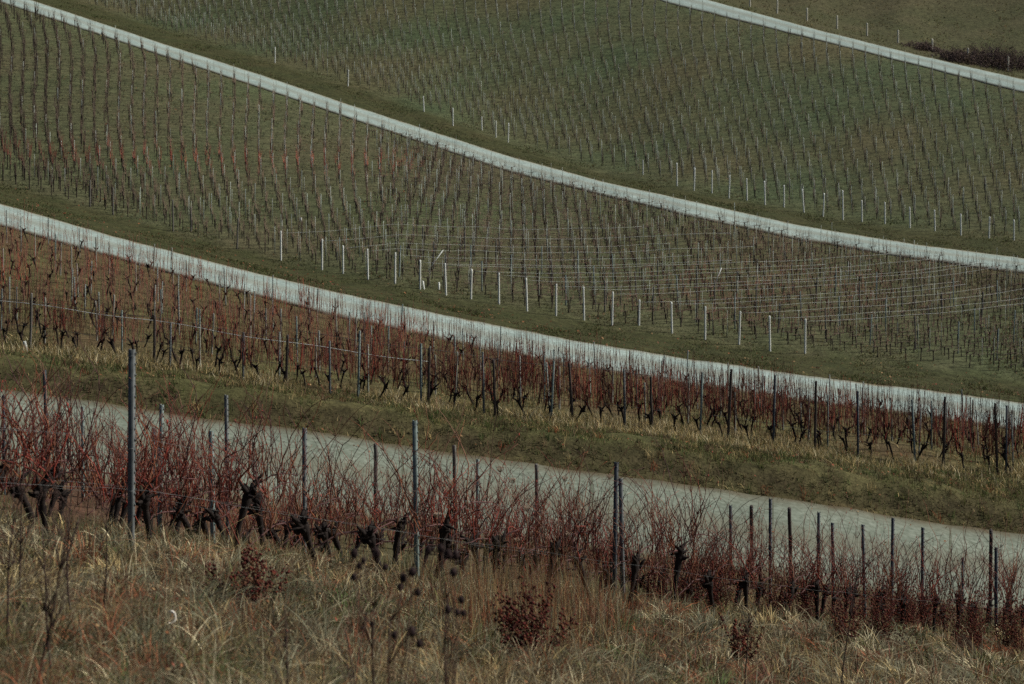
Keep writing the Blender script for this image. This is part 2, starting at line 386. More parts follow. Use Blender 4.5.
# ------------------------------------------------------------------ grass (uncountable)
STRAW = (.36, .275, .13); PALE = (.48, .42, .27); OLIVE = (.090, .098, .032); GREY = (.20, .20, .132)
RUST = (.24, .075, .035); BROWN = (.13, .085, .05); GREEN = (.060, .092, .028); DULL = (.105, .095, .042); WINE = (.09, .028, .022)
def blades(name, label, px, D, h, w, cols, lean=.45, segs=3, mat=M_GRASS, cat='grass', droop=.5):
    n = len(px)
    X = (px - 512) / F * D; Y = D; Z = ground_z(X, Y) - .03
    az = rng.random(n) * 6.283; fa = rng.random(n) * 6.283
    ln = np.abs(rng.normal(0, lean, n))
    V = np.empty((n, 2 * segs + 1, 3)); C = np.empty((n, 2 * segs + 1, 3))
    wx, wy = np.cos(fa) * w, np.sin(fa) * w
    for s in range(segs + 1):
        t = s / segs
        off = ln * h * (t ** 1.7); zz = h * t * (1 - droop * np.minimum(ln, 1.2) * t * .5)
        x = X + np.cos(az) * off; y = Y + np.sin(az) * off; z = Z + zz
        k = (1 - t) ** .7
        if s < segs:
            V[:, 2*s] = np.stack([x - wx*k, y - wy*k, z], -1); V[:, 2*s+1] = np.stack([x + wx*k, y + wy*k, z], -1)
            C[:, 2*s] = cols; C[:, 2*s+1] = cols
        else:
            V[:, 2*s] = np.stack([x, y, z], -1); C[:, 2*s] = cols
    off = (np.arange(n) * (2 * segs + 1))[:, None, None]
    q = np.array([[2*s, 2*s+1, 2*s+3, 2*s+2] for s in range(segs - 1)]).reshape(1, -1, 4)
    t3 = np.array([[2*segs-2, 2*segs-1, 2*segs]])[None]
    Q = (q + off).reshape(-1, 4) if segs > 1 else None; T = (t3 + off).reshape(-1, 3)
    o = link(name, mesh_np(name, V.reshape(-1, 3), Q, T, C.reshape(-1, 3), smooth=False), mat)
    return set_tags(o, label, cat, None, 'stuff')

def pick_cols(n, palette, weights, jit=.3):
    w = np.asarray(weights, float)
    if w.ndim == 1: w = np.tile(w, (n, 1))
    w = np.clip(w, 0, None); c = np.cumsum(w / w.sum(1)[:, None], 1)
    k = (rng.random(n)[:, None] > c).sum(1).clip(0, len(palette) - 1)
    return np.asarray(palette)[k] * (1 + jit * rng.normal(0, 1, (n, 1))).clip(.4, 1.9)

def sample(n, k0, k1, o0=0.0, o1=0.0, x0=-170, x1=1194, logd=True):
    px = x0 + (x1 - x0) * rng.random(n)
    a = (np.interp(px, PX, LD[k0]) if not callable(k0) else k0(px)) + o0
    b = (np.interp(px, PX, LD[k1]) if not callable(k1) else k1(px)) + o1
    t = rng.random(n)
    D = np.exp(np.log(a) * (1 - t) + np.log(b) * t) if logd else a + (b - a) * t
    return px, D

# foreground rough grass: thin ground cover, then tussocks whose blades share colour and lean
def blades_dir(name, label, X, Y, h, w, cols, az, ln, segs=4, cat='grass', mat=M_GRASS):
    n = len(X); Z = ground_z(X, Y) - .03; fa = rng.random(n) * 6.283
    V = np.empty((n, 2 * segs + 1, 3)); C = np.repeat(cols[:, None], 2 * segs + 1, 1)
    wx, wy = np.cos(fa) * w, np.sin(fa) * w
    for s_ in range(segs + 1):
        t = s_ / segs; off = ln * h * (t ** 1.8); zz = h * (t - np.minimum(ln, 1.6) * .42 * t ** 3)
        x = X + np.cos(az) * off; y = Y + np.sin(az) * off; z = Z + zz; k = (1 - t) ** .6
        if s_ < segs:
            V[:, 2*s_] = np.stack([x - wx*k, y - wy*k, z], -1); V[:, 2*s_+1] = np.stack([x + wx*k, y + wy*k, z], -1)
        else: V[:, 2*s_] = np.stack([x, y, z], -1)
    off = (np.arange(n) * (2 * segs + 1))[:, None, None]
    q = np.array([[2*k, 2*k+1, 2*k+3, 2*k+2] for k in range(segs - 1)]).reshape(1, -1, 4); t3 = np.array([[2*segs-2, 2*segs-1, 2*segs]])[None]
    o = link(name, mesh_np(name, V.reshape(-1, 3), (q + off).reshape(-1, 4), (t3 + off).reshape(-1, 3), C.reshape(-1, 3), smooth=False), mat)
    return set_tags(o, label, cat, None, 'stuff')
px, D = sample(45000, lambda q: Lf(1)(q) * .42, 1, 0, 2.5)
bX = [(px - 512) / F * D]; bY = [D]
bc = [pick_cols(len(px), [BROWN, OLIVE, GREY, RUST, STRAW], [1, 1, .7, .4, .3])]
bh = [.08 + .14 * rng.random(len(px))]; bw = [.0026 * (D / 10)]; ba = [rng.random(len(px)) * 6.283]; bl = [np.abs(rng.normal(0, .7, len(px)))]
NT = 4600
px, D = sample(NT, lambda q: Lf(1)(q) * .42, 1, 0, 2.2)
tx = (px - 512) / F * D; ty = D; cl = wob(tx, ty, .8, 31); cl2 = wob(tx, ty, .6, 32); cl3 = wob(tx, ty, 2.6, 33)
tone = pick_cols(NT, [STRAW, PALE, GREY, OLIVE, RUST, BROWN, GREEN, WINE], np.clip(np.stack([.8 + cl, .75 + .5*cl3, 1.4 - .3*cl, .6 - .6*cl, .45 + 4.2*np.clip(cl2 - .05, 0, 2), 1.0 - .4*cl2, .4 - .6*cl, .15 + .8*np.clip(cl2, 0, 2)], 1), .03, 4), .35)
th = (.19 + .07 * cl3 + .08 * rng.normal(0, 1, NT)).clip(.07, .45); tr_ = (.05 + .10 * rng.random(NT)) * (ty / 12) ** .5
ta = rng.random(NT) * 6.283; tl = np.abs(rng.normal(.45, .4, NT))
nb = rng.integers(14, 60, NT); idx = np.repeat(np.arange(NT), nb); n = len(idx)
a_ = rng.random(n) * 6.283; r_ = np.sqrt(rng.random(n)) * tr_[idx]
bX.append(tx[idx] + np.cos(a_) * r_); bY.append(ty[idx] + np.sin(a_) * r_)
bc.append(.85 * tone[idx] * (.28 + 1.75 * rng.random((n, 1)) ** 2) + .15 * pick_cols(n, [STRAW, PALE, GREY, BROWN, OLIVE], [1, .5, 1, 1, 1]))
bh.append(th[idx] * (.45 + .8 * rng.random(n))); bw.append((.0024 + .0026 * rng.random(n)) * (ty[idx] / 10) ** .9)
vx = np.cos(ta[idx]) * tl[idx] + np.cos(a_) * r_ / tr_[idx] * .55 + rng.normal(0, .45, n); vy = np.sin(ta[idx]) * tl[idx] + np.sin(a_) * r_ / tr_[idx] * .55 + rng.normal(0, .45, n)
ba.append(np.arctan2(vy, vx)); bl.append(np.hypot(vx, vy))
# long single bents, pale and bowed
px, D = sample(9000, lambda q: Lf(1)(q) * .42, 1, 0, 1.5)
bX.append((px - 512) / F * D); bY.append(D); n = len(px)
bc.append(pick_cols(n, [PALE, STRAW, RUST, BROWN, WINE, GREY], [1.1, 1, .5, .6, .3, .5], .3)); bh.append(.18 + .38 * rng.random(n) ** 1.5); bw.append(.0021 * (D / 10) ** .9)
ba.append(rng.normal(.3, 1.6, n)); bl.append(np.abs(rng.normal(.8, .7, n)))
cat_ = np.concatenate
blades_dir('rough_grass', 'rough dry grass, straw and rust coloured, covering the near slope', cat_(bX), cat_(bY), cat_(bh), cat_(bw), cat_(bc), cat_(ba), cat_(bl))
# rusty stalks in the middle of the foreground
n = 3000; px = rng.normal(535, 52, n); D = Lf(1)(px) * (.70 + .28 * rng.random(n))
cols = pick_cols(n, [RUST, BROWN, STRAW, WINE, GREY], [.7, 1, .8, .35, .5])
blades('dry_stalks', 'tall rusty dry stalks standing in the middle of the near grass', px, D, .25 + .75 * rng.random(n) ** 1.5, .0028 + 0 * px, cols, lean=.22, segs=4, cat='dry stalks')
# grass between the vines and down to the first track
px, D = sample(60000, 1, 2, 1.0, -.1)
X = (px - 512) / F * D; cl = wob(X, D, .9, 35)
cols = pick_cols(len(px), [STRAW, OLIVE, GREY, BROWN, RUST, GREEN], np.clip(np.stack([.7 + .6*cl, .8 + 0*cl, .6 + 0*cl, .7 - .3*cl, .3 + 0*cl, .5 - .5*cl], 1), .05, 3))
blades('vineyard_grass', 'mixed grass under and behind the nearest vine rows', px, D, .10 + .22 * rng.random(len(px)), .004 * (D / 20), cols, lean=.55)
# bank between first track and the red block
px, D = sample(110000, 3, 4, .05, 1.5, logd=False); kk = (D - Lf(3)(px) > 1.1) | (rng.random(len(px)) < .45); px, D = px[kk], D[kk]
X = (px - 512) / F * D; cl = wob(X, D, .9, 36); c2 = wob(X, D, 2.3, 37)
cols = pick_cols(len(px), [OLIVE, GREEN, DULL, STRAW, BROWN], np.clip(np.stack([.9 + .6*cl, .45 - .5*cl, .9 + .5*c2, .22 + .35*cl, .9 - .5*c2], 1), .03, 3), .4)
blades('bank_grass', 'short olive grass on the bank above the first track', px, D, (.05 + .13 * rng.random(len(px)) ** 1.5) * (1 + .8 * c2).clip(.25, 2.6), .010 * (.6 + .8 * rng.random(len(px))), cols, lean=.7, segs=2)
# separate tufts and dead stems standing out of the bank turf
nt_ = 2600; px, D = sample(nt_, 3, 4, .1, 1.2, logd=False); ix = np.repeat(np.arange(nt_), 13); n = len(ix)
X = (px - 512) / F * D; X = X[ix] + rng.normal(0, .07, n); Y = D[ix] + rng.normal(0, .07, n)
tc_ = pick_cols(nt_, [OLIVE, GREEN, DULL, STRAW, BROWN, RUST], [1, .7, .8, .45, .7, .15], .4)
blades_dir('bank_tufts', 'coarser tufts and dead stems scattered over the bank above the first track', X, Y, (.10 + .2 * rng.random(nt_))[ix] * (.5 + .8 * rng.random(n)), .009 + 0 * X, tc_[ix] * (.6 + .7 * rng.random((n, 1))), rng.random(n) * 6.283, np.abs(rng.normal(.5, .4, n)), segs=3)
# fallen leaves
def leaves(name, label, px, D, size, lift):
    n = len(px); X = (px - 512) / F * D; Z = ground_z(X, D) + lift * (.4 + rng.random(n))
    a = rng.random(n) * 6.283; t = rng.normal(0, .5, n); w = size * (.5 + rng.random(n))
    ux, uy, uz = np.cos(a) * w, np.sin(a) * w, np.sin(t) * w; vx, vy, vz = -np.sin(a) * w * .7, np.cos(a) * w * .7, np.cos(a * 3) * w * .5
    c0 = np.stack([X, D, Z], -1); u = np.stack([ux, uy, uz], -1); v = np.stack([vx, vy, vz], -1)
    V = np.stack([c0 - u, c0 - v * .8, c0 + u, c0 + v], 1).reshape(-1, 3); Q = np.arange(4 * n).reshape(-1, 4)
    C = np.repeat(pick_cols(n, [(.26, .11, .05), (.16, .075, .04), (.30, .19, .09), (.20, .05, .03)], [1, 1, .6, .5]), 4, 0)
    set_tags(link(name, mesh_np(name, V, Q, None, C, smooth=False), M_GRASS), label, 'leaves', None, 'stuff')
px1, D1_ = sample(900, 3, 4, .1, 1.5, logd=False); px2, D2_ = sample(1500, lambda q: Lf(1)(q) * .42, 1, 0, 2); px3, D3_ = sample(500, 2, 3, .1, -.1); px4, D4_ = sample(900, 6, 7, .1, 1)
leaves('fallen_leaves', 'brown and orange fallen vine leaves on the bank, the tracks and the near grass', np.concatenate([px1, px2, px3, px4]), np.concatenate([D1_, D2_, D3_, D4_]), np.concatenate([np.full(900, .035), np.full(1500, .012), np.full(500, .03), np.full(900, .055)]), np.concatenate([np.full(900, .09), np.full(1500, .16), np.full(500, .09), np.full(900, .09)]))
# straw tufts at the foot of the red block
n = 95000; px = -170 + 1364 * rng.random(n); D = Lf(4)(px) + np.where(rng.random(n) < .6, rng.normal(-.3, .9, n), rng.normal(-.9, 1.7, n))
X = (px - 512) / F * D; cl = wob(X, D, 1.3, 38) * .6 + .7 * wob(X, D, .5, 39); keep = rng.random(n) < (.42 + 1.1 * cl) * np.interp(px, [0, 120, 300], [.35, .5, 1]); px, D, cl = px[keep], D[keep], cl[keep]
cols = pick_cols(len(px), [STRAW, PALE, DULL, OLIVE, BROWN], [1.5, .8, .6, .6, .3])[:, :] * 1.12
blades('straw_grass', 'strip of long straw coloured grass at the foot of the red vine block', px, D, (.16 + .32 * rng.random(len(px)) ** 2), .013 * (.6 + .8 * rng.random(len(px))), cols, lean=.6, segs=2)
# inside the red block
px, D = sample(60000, 4, 5, 1, -.1)
cols = pick_cols(len(px), [DULL, BROWN, OLIVE, STRAW, RUST], [1.2, .8, .9, .6, .2], .25)
blades('block_grass', 'brownish grass between the rows of the red vine block', px, D, .06 + .14 * rng.random(len(px)), .016 + 0 * px, cols, lean=.7, segs=2)
def far_grass(name, label, n, k0, k1, o0, o1, pal, wt, hh, ww, sd, gain=1.0):
    px, D = sample(n, k0, k1, o0, o1)
    X = (px - 512) / F * D; cl = wob(X, D, .35, sd); c2 = wob(X, D, 1.2, sd + 1)
    w = np.asarray(wt)[None] * (1 + .55 * np.stack([np.sin(i * 1.7) * cl + np.cos(i * 2.3) * c2 for i in range(len(wt))], 1))
    cols = pick_cols(len(px), pal, np.clip(w, .02, 5), .22) * gain
    blades(name, label, px, D, (hh * (.5 + rng.random(len(px)))) * (1 + .4 * c2).clip(.3, 2), ww * (.6 + .8 * rng.random(len(px))) * (D / 100), cols, lean=.8, segs=1)
ex, eD = [], []
for k, sgn in ((2, 1), (3, -1), (5, 1), (6, -1), (8, 1), (9, -1), (11, 1), (12, -1)):
    q = -170 + 1364 * rng.random(5000); q = q[rng.random(5000) < .45 + .55 * np.sin(q * .11 + k) * np.sin(q * .037)]
    ex.append(q); eD.append(Lf(k)(q) + sgn * np.abs(rng.normal(0, .28, len(q))) - sgn * .15)
px, D = np.concatenate(ex), np.concatenate(eD)
blades('edge_grass', 'ragged tufts of grass growing over the edges of the concrete tracks', px, D, .05 + .16 * rng.random(len(px)), .00022 * D, pick_cols(len(px), [OLIVE, BROWN, DULL, STRAW], [1, 1, .8, .4]), lean=.7, segs=2)
far_grass('verge_grass', 'short olive verge grass above the second track', 45000, 6, 7, .05, 2, [OLIVE, DULL, BROWN, GREEN, STRAW], [1.2, .8, .35, .6, .08], .09, .03, 51, .72)
far_grass('block_grass', 'dull green grass under the wired vine block', 70000, 7, 8, 1, -.1, [DULL, OLIVE, BROWN, GREY, RUST], [1, .8, .8, .25, .12], .10, .035, 53, 1.2)
far_grass('verge_grass', 'short olive verge grass above the long third track', 30000, 9, 10, .05, 2, [OLIVE, DULL, BROWN, GREEN], [1.2, .8, .35, .6], .10, .03, 55, .75)
far_grass('block_grass', 'grey green grass under the furthest vine block', 70000, 10, 11, 1, -.1, [DULL, OLIVE, GREY, BROWN], [1, .9, .35, .6], .11, .032, 57, 1.15)
px_m = 640
far_grass('meadow_grass', 'dull grass of the open meadow in the upper right', 40000, 12, 14, .1, -90, [DULL, OLIVE, BROWN, STRAW], [1, .8, .6, .1], .16, .035, 59, .85)

# ------------------------------------------------------------------ vines
CANE1 = (.19, .034, .022); CANE2 = (.12, .036, .024); CANE3 = (.22, .075, .036); CANE4 = (.075, .030, .027)
BARK = (.020, .0155, .014)
def rcane(): return np.array(random.choice([CANE1, CANE1, CANE2, CANE2, CANE3, CANE4, CANE4, (.16, .075, .045)])) * random.uniform(.65, 1.3)

def cane_path(p0, length, dx, dy, n, curl=.12):
    P = [np.array(p0, float)]; d = np.array([dx, dy, 1.0]); d /= np.linalg.norm(d)
    for i in range(n - 1):
        d = d + np.array([random.gauss(0, curl), random.gauss(0, curl), random.gauss(.12 - .20 * (i / n) * min(1, curl * 7), curl * .5)])
        d /= np.linalg.norm(d); P.append(P[-1] + d * length / (n - 1))
    return np.array(P)

def trunk_mb(height, lean, k=8, rough=.25, fat=1.0):
    m = MB(); n = 15 if k > 6 else 8
    a = random.uniform(-3, 3); b_ = random.uniform(.006, .018)
    T = np.linspace(0, 1, n)
    P = [np.array([lean * (t ** 1.3) + b_ * math.sin(6 * t + a), b_ * math.sin(5 * t + 2 * a), -.06 + (height + .06) * t]) for t in T]
    R = np.interp(T, [0, .12, .5, .8, .93, 1], [.056, .042, .040, .054, .078, .040]) * np.array([1 + rough * .6 * random.uniform(-1, 1) for _ in range(n)])
    m.tube(P, R * fat, k, BARK)
    top = P[-1]
    for s in random.sample((-1, 1), random.choice((1, 2, 2))):   # short gnarled arms rising from the head
        L = random.uniform(.08, .22); up = random.uniform(.05, .16)
        Q = [top + np.array([0, 0, -.07]), top + np.array([s * L * .5, random.uniform(-.04, .04), up * .3]), top + np.array([s * L, random.uniform(-.06, .06), up])]
        m.tube(Q, np.array([.05, .036, .012]) * fat, k, BARK)
    for _ in range(13 if k > 6 else 6):                                       # old pruning stubs and spurs on the head
        d = np.array([random.gauss(0, .9), random.gauss(0, .6), random.uniform(-.1, 1.2)]); d /= np.linalg.norm(d); L = random.uniform(.06, .17)
        st = top + np.array([random.gauss(0, .03), random.gauss(0, .02), random.uniform(-.12, .0)])
        m.tube([st, st + d * L * .5 + np.array([random.gauss(0, .012), 0, 0]), st + d * L], np.array([.032, .026, .012]) * fat * random.uniform(.7, 1.2), k, BARK)
    return m, top

def near_vine(ncane, tall=1.0):
    root = empty('grapevine', (0, 0, 0))
    h = random.uniform(.56, .74); lean = random.uniform(-.22, .36)
    tm, top = trunk_mb(h, lean, 8, .3, .80)
    tm.build('trunk', M_TRUNK, root)
    for s in (-1, 1):                                        # fruiting canes bent along the lower wire
        m = MB()
        P = [top + np.array([0, 0, -.02])] + [top + np.array([s * t, random.gauss(0, .015), .10 * math.sin(t * 4) - .03 * t]) for t in np.linspace(.1, random.uniform(.55, .85), 9)]
        m.tube(P, np.linspace(.012, .007, len(P)), 5, np.array(CANE4))
        for q in P[2:]:
            if random.random() < (.75 if ncane > 12 else .5):
                c = rcane(); cp = cane_path(q, random.uniform(.3, 1.0) * tall, random.gauss(0, .3), random.gauss(0, .25), 7, .17)
                m.tube(cp, np.linspace(.0065, .0025, 7), 4, c)
        m.build('bent_cane', M_CANE, root)
    for i in range(ncane):
        m = MB(); c = rcane()
        p0 = top + np.array([random.uniform(-.55, .55), random.gauss(0, .07), random.uniform(-.02, .12)])
        L = random.uniform(.40, 1.15) * (1.5 if random.random() < .13 else 1) * tall
        cp = cane_path(p0, L, random.gauss(0, .30), random.gauss(0, .12), 12, .23)
        m.tube(cp, np.linspace(random.uniform(.0055, .010), .0022, 12), 5, c)
        for k in range(random.randint(2, 5)):                # side shoots
            j = random.randint(2, 7)
            tw = cane_path(cp[j], random.uniform(.10, .34), random.choice((-1, 1)) * random.uniform(.3, 1.2), random.gauss(0, .4), 5, .2)
            m.tube(tw, np.linspace(.0045, .002, 5), 4, c * random.uniform(.8, 1.2))
        if i % 7 == 0:                                       # a last red leaf
            for _ in range(2): m.blob(cp[-1 - random.randint(0, 3)] + np.array([0, -.01, -.01]), random.uniform(.009, .017), (.24, .035, .025), .7, (.7, .35, 1.5))
        m.build('cane', M_CANE, root)
    return root

ORD = ['first', 'second', 'third', 'fourth', 'fifth', 'sixth', 'seventh', 'eighth', 'ninth', 'tenth', 'eleventh', 'twelfth', 'thirteenth', 'fourteenth', 'fifteenth', 'sixteenth', 'seventeenth', 'eighteenth', 'nineteenth', 'twentieth']
TENS = {2: 'twenty', 3: 'thirty', 4: 'forty', 5: 'fifty', 6: 'sixty'}
def ordinal(i):
    if i < 20: return ORD[i]
    n = i + 1; t, u = divmod(n, 10)
    return {2: 'twentieth', 3: 'thirtieth', 4: 'fortieth', 5: 'fiftieth', 6: 'sixtieth'}[t] if u == 0 else TENS[t] + '-' + ORD[u - 1]

near_protos = [near_vine(nc, tl) for nc, tl in ((20, 1.2), (24, 1.15), (17, 1.4), (22, 1.1), (26, 1.25), (19, 1.35), (9, 1.3), (8, 1.25), (11, 1.35))]
used = [0] * len(near_protos)
n_near = 0
A = gp(131, 1 / .0578); B = gp(890, 30.0)
dirv = (B - A)[:2]; dirv /= np.linalg.norm(dirv); nrm = np.array([-dirv[1], dirv[0]])
rowang = math.atan2(dirv[1], dirv[0])
rowname = ['nearest vine row', 'second vine row from the grass', 'third vine row from the grass', 'fourth vine row from the grass', 'fifth vine row from the grass']
near_rows = []
for r in range(5):
    lst = []
    t = -5.2 + .37 * r
    while t < 34:
        p = A[:2] + dirv * (t + random.uniform(-.12, .12)) + nrm * (.55 + 2.1 * r)
        t += random.uniform(.98, 1.25)
        q = 512 + F * p[0] / p[1]
        if q < -70 or q > 1095 or p[1] > np.interp(q, PX, LD[2]) - .9: continue
        if r == 0 and (abs(q - 131) < 10 or abs(q - 417) < 10): continue
        lst.append((q, p))
    near_rows.append(lst)
for r, lst in enumerate(near_rows):
    for i, (q, p) in enumerate(lst):
        k = random.randrange(6) if random.random() < (1.15 - q / 900) else random.randrange(6, 9)
        if used[k] == 0: o = near_protos[k]
        else: o = copy_tree(near_protos[k])
        used[k] = 1; n_near += 1
        o.location = (p[0], p[1], float(ground_z(p[0], p[1])))
        o.rotation_euler = (random.gauss(0, .04), random.gauss(0, .04), rowang + (math.pi if random.random() < .4 else 0) + random.gauss(0, .12))
        s = random.uniform(.92, 1.12); o.scale = (s, s, s)
        set_tags(o, 'gnarled red-caned vine, %s from the left in the %s' % (ordinal(i), rowname[r]), 'grapevine', 'gnarled red-caned vines of the nearest rows')
for k, u in enumerate(used):
    if not u:
        for ch in list(near_protos[k].children): bpy.data.objects.remove(ch)
        bpy.data.objects.remove(near_protos[k])

# red block vines: trunk + canes
def mid_vine_parts(sparse=False):
    h = random.uniform(.48, .66); lean = random.uniform(-.30, .30)
    t, top = trunk_mb(h, lean, 5, .3, .72)
    m = MB()
    for i in range(random.randint(5, 9) if sparse else random.randint(15, 20)):
        p0 = top + np.array([random.uniform(-.5, .5), random.gauss(0, .05), random.uniform(-.05, .12)])
        L = random.uniform(.7, 1.35) * (1.25 if random.random() < .15 else 1)
        cp = cane_path(p0, L, random.gauss(0, .08), random.gauss(0, .08), 6, .05)
        m.tube(cp, np.linspace(.0105, .0055, 6), 3, (.45 * rcane() + .55 * np.array((.10, .062, .045))) if sparse else rcane(), cap=False)
        if random.random() < .6:
            tw = cane_path(cp[2], random.uniform(.15, .4), random.gauss(0, .7), random.gauss(0, .3), 4, .15)
            m.tube(tw, np.linspace(.007, .004, 4), 3, rcane(), cap=False)
    return t, m
mids = [mid_vine_parts() for _ in range(10)] + [mid_vine_parts(True) for _ in range(7)]
mid_me = [(t.mesh('trunk'), m.mesh('canes')) for t, m in mids]
for a, b in mid_me: a.materials.append(M_TRUNK); b.materials.append(M_CANE)
mid_arr = [(t.arrays(), m.arrays()) for t, m in mids]

ROWSTEP = 1.95
mid_rows = []
X_ = None
for r in range(26):
    off = .2 + ROWSTEP * r
    qs = np.linspace(-110, 1134, 3000)
    D = np.interp(qs, PX, LD[4]) + off
    lim = np.interp(qs, PX, LD[5]) - 1.6
    X = (qs - 512) / F * D
    s = np.concatenate([[0], np.cumsum(np.hypot(np.diff(X), np.diff(D)))])
    lst = []; d = random.uniform(0, 1)
    while d < s[-1]:
        k = int(np.searchsorted(s, d)); k = min(k, len(qs) - 1)
        if D[k] < lim[k]: lst.append((qs[k], X[k], D[k] + random.gauss(0, .05), math.atan2(D[min(k+5, 2999)] - D[max(k-5, 0)], X[min(k+5, 2999)] - X[max(k-5, 0)])))
        d += random.uniform(.68, .92) if r < 2 else random.uniform(.95, 1.2)
    if lst: mid_rows.append(lst)
BUDGET = 297 - n_near
indiv, rest = [], []
for r, lst in enumerate(mid_rows):
    for i, v in enumerate(lst):
        inframe = -30 < v[0] < 1054
        if v[0] < 330 and r > 1 and random.random() < .2: continue
        if r < 7 and inframe and len(indiv) < BUDGET: indiv.append((r, i, v))
        else: rest.append((r, i, v))
cnt = {}
for r, i, (q, x, y, ang) in indiv:
    k = random.randrange(10) if random.random() < (.9 if r < 2 else .45 if r < 4 else .15) * (1 if q > 330 else .45) else random.randrange(10, 17)
    o = empty('grapevine', (x, y, float(ground_z(x, y))), ang + (math.pi if random.random() < .5 else 0) + random.gauss(0, .15))
    s = random.uniform(.88, 1.12); o.scale = (s, s, s)
    link('trunk', mid_me[k][0], None, o); link('canes', mid_me[k][1], None, o)
    c = cnt.get(r, 0); cnt[r] = c + 1
    if r == 0: lab = 'red-caned vine, %s from the left in the middle block front row' % ordinal(c)
    else: lab = 'thin red-caned vine standing behind the front row of the middle block'
    set_tags(o, lab, 'grapevine', 'front row vines of the red middle block' if r == 0 else 'red-caned vines behind the front row of the middle block')

# the far vines, too many to count, in one object -------------------------------------------
def far_vine(kind):
    """arrays for trunk+arms and canes of a small far vine, rows along +x"""
    t = MB(); h = random.uniform(.50, .72); l = random.uniform(-.08, .08)
    t.tube([(0, 0, -.05), (l * .5 + random.gauss(0, .02), 0, h * .5), (l, 0, h)], [.036, .027, .040], 4, (.052, .044, .034), cap=False)
    t.blob((l, 0, h), .065, (.052, .044, .034), .4, (1.4, 1, .9))
    c = MB()
    for s in (-1, 1):
        if random.random() < .8:
            c.tube([(l, 0, h), (l + s * .25, 0, h + .05), (l + s * .5, 0, h + .03)], [.018, .013, .008], 3, (.08, .055, .042), cap=False)
    for i in range(random.randint(4, 7)):
        p0 = (l + random.uniform(-.35, .35), random.gauss(0, .03), h)
        c.tube(cane_path(p0, random.uniform(.3, .85), random.gauss(0, .2), random.gauss(0, .15), 4, .1), np.linspace(.010, .005, 4), 3, np.array((.125, .088, .062)) * random.uniform(.7, 1.3), cap=False)
    return t.arrays(), c.arrays()
fars = [far_vine(0) for _ in range(12)]

allpos, allrot, allscl, alltint = [], [], [], []
post_pts = []            # (x, y, height, white?)
stake_pts = []
def inside(X, Y, k0, k1, m0, m1, x0=-60, x1=1084):
    q = 512 + F * X / Y
    return (q > x0) & (q < x1) & (Y > np.interp(q, PX, LD[k0]) + m0) & (Y < np.interp(q, PX, LD[k1]) - m1)
# wired block: lattice whose rows run away to the right
P0 = gp(805, np.interp(805, PX, LD[7]))[:2]
ii, jj = np.meshgrid(np.arange(-40, 320), np.arange(-330, 60), indexing='ij')
a3, b3 = np.array([.82, .40]), np.array([1.64, 0.0])
X3 = P0[0] + ii * a3[0] + jj * b3[0]; Y3 = P0[1] + ii * a3[1] + jj * b3[1]
Q3 = 512 + F * X3 / Y3; ok = inside(X3, Y3, 7, 8, .9, 1.2) & (Q3 > 395 + 25 * np.sin(Y3 * .9))
x3, y3, i3, j3 = X3[ok], Y3[ok], ii[ok], jj[ok]
ispost = ((i3 * 2 + j3) % 13 == 0)
q3 = 512 + F * x3 / y3
yy3 = YH - F * ground_z(x3, y3) / y3
redband = np.exp(-((yy3 - 165 - .02 * q3) / 11) ** 2) * (q3 < 420) + .45 * np.exp(-((q3 - 760) / 170) ** 2 - ((yy3 - 300) / 40) ** 2)
tint3 = (1 + redband[:, None] * np.array([[.8, -.25, -.3]]))
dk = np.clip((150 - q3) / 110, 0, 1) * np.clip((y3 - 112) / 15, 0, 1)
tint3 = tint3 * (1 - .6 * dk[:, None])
sel = ~ispost & (rng.random(len(x3)) < .93)
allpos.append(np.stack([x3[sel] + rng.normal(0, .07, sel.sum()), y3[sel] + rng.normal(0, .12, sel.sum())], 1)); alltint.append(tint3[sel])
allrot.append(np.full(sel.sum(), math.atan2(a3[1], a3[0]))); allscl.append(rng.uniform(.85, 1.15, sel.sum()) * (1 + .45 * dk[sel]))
for x, y in zip(x3[ispost], y3[ispost]): post_pts.append((x + random.gauss(0, .15), y, 1.75 + .2 * rng.random(), 3))
# rows that follow the fall line of the bowl: they fan out from a point down in the valley
def fan_rows(k0, k1, cx, cy, step, row_at, x0, x1, gap, dark, post_every, stakes, sec):
    """rows start along survey line k0, row_at metres apart, and climb away from (cx, cy)"""
    qs = np.linspace(x0, x1, 4000); D = Lf(k0)(qs) + .9; X = (qs - 512) / F * D
    th = np.arctan2(X - cx, D - cy); st = []
    # equal spacing along the start line
    L_ = np.concatenate([[0], np.cumsum(np.abs(np.diff(th)) * np.hypot(X - cx, D - cy)[1:])]); d = 0
    while d < L_[-1]:
        k = int(np.searchsorted(L_, d)); st.append((th[min(k, 3999)], np.hypot(X - cx, D - cy)[min(k, 3999)])); d += row_at
    out = []
    for n_, (t0, r0) in enumerate(st):
        ph = random.randrange(post_every); rr = r0 + random.uniform(0, step)
        i = 0
        while rr < 420:
            bend = .010 * math.sin(rr * .055 + t0 * 5)
            x, y = cx + math.sin(t0 + bend) * rr, cy + math.cos(t0 + bend) * rr
            q = 512 + F * x / y
            if y > np.interp(q, PX, LD[k1]) - 1.2 or not (-70 < q < 1094): break
            if y > np.interp(q, PX, LD[k0]) + .7: out.append((x, y, q, (i + ph) % post_every == 0, t0))
            rr += step * random.uniform(.93, 1.07); i += 1
    return out
fa3 = [v for v in fan_rows(7, 8, 6, 16, .95, .74, -60, 520, 0, 0, 7, .1, 3) if v[2] <= 395 + 25 * math.sin(v[1] * .9)]
fa4 = fan_rows(10, 11, 4, 12, 1.12, 1.0, -60, 1084, 0, 0, 6, .3, 4)
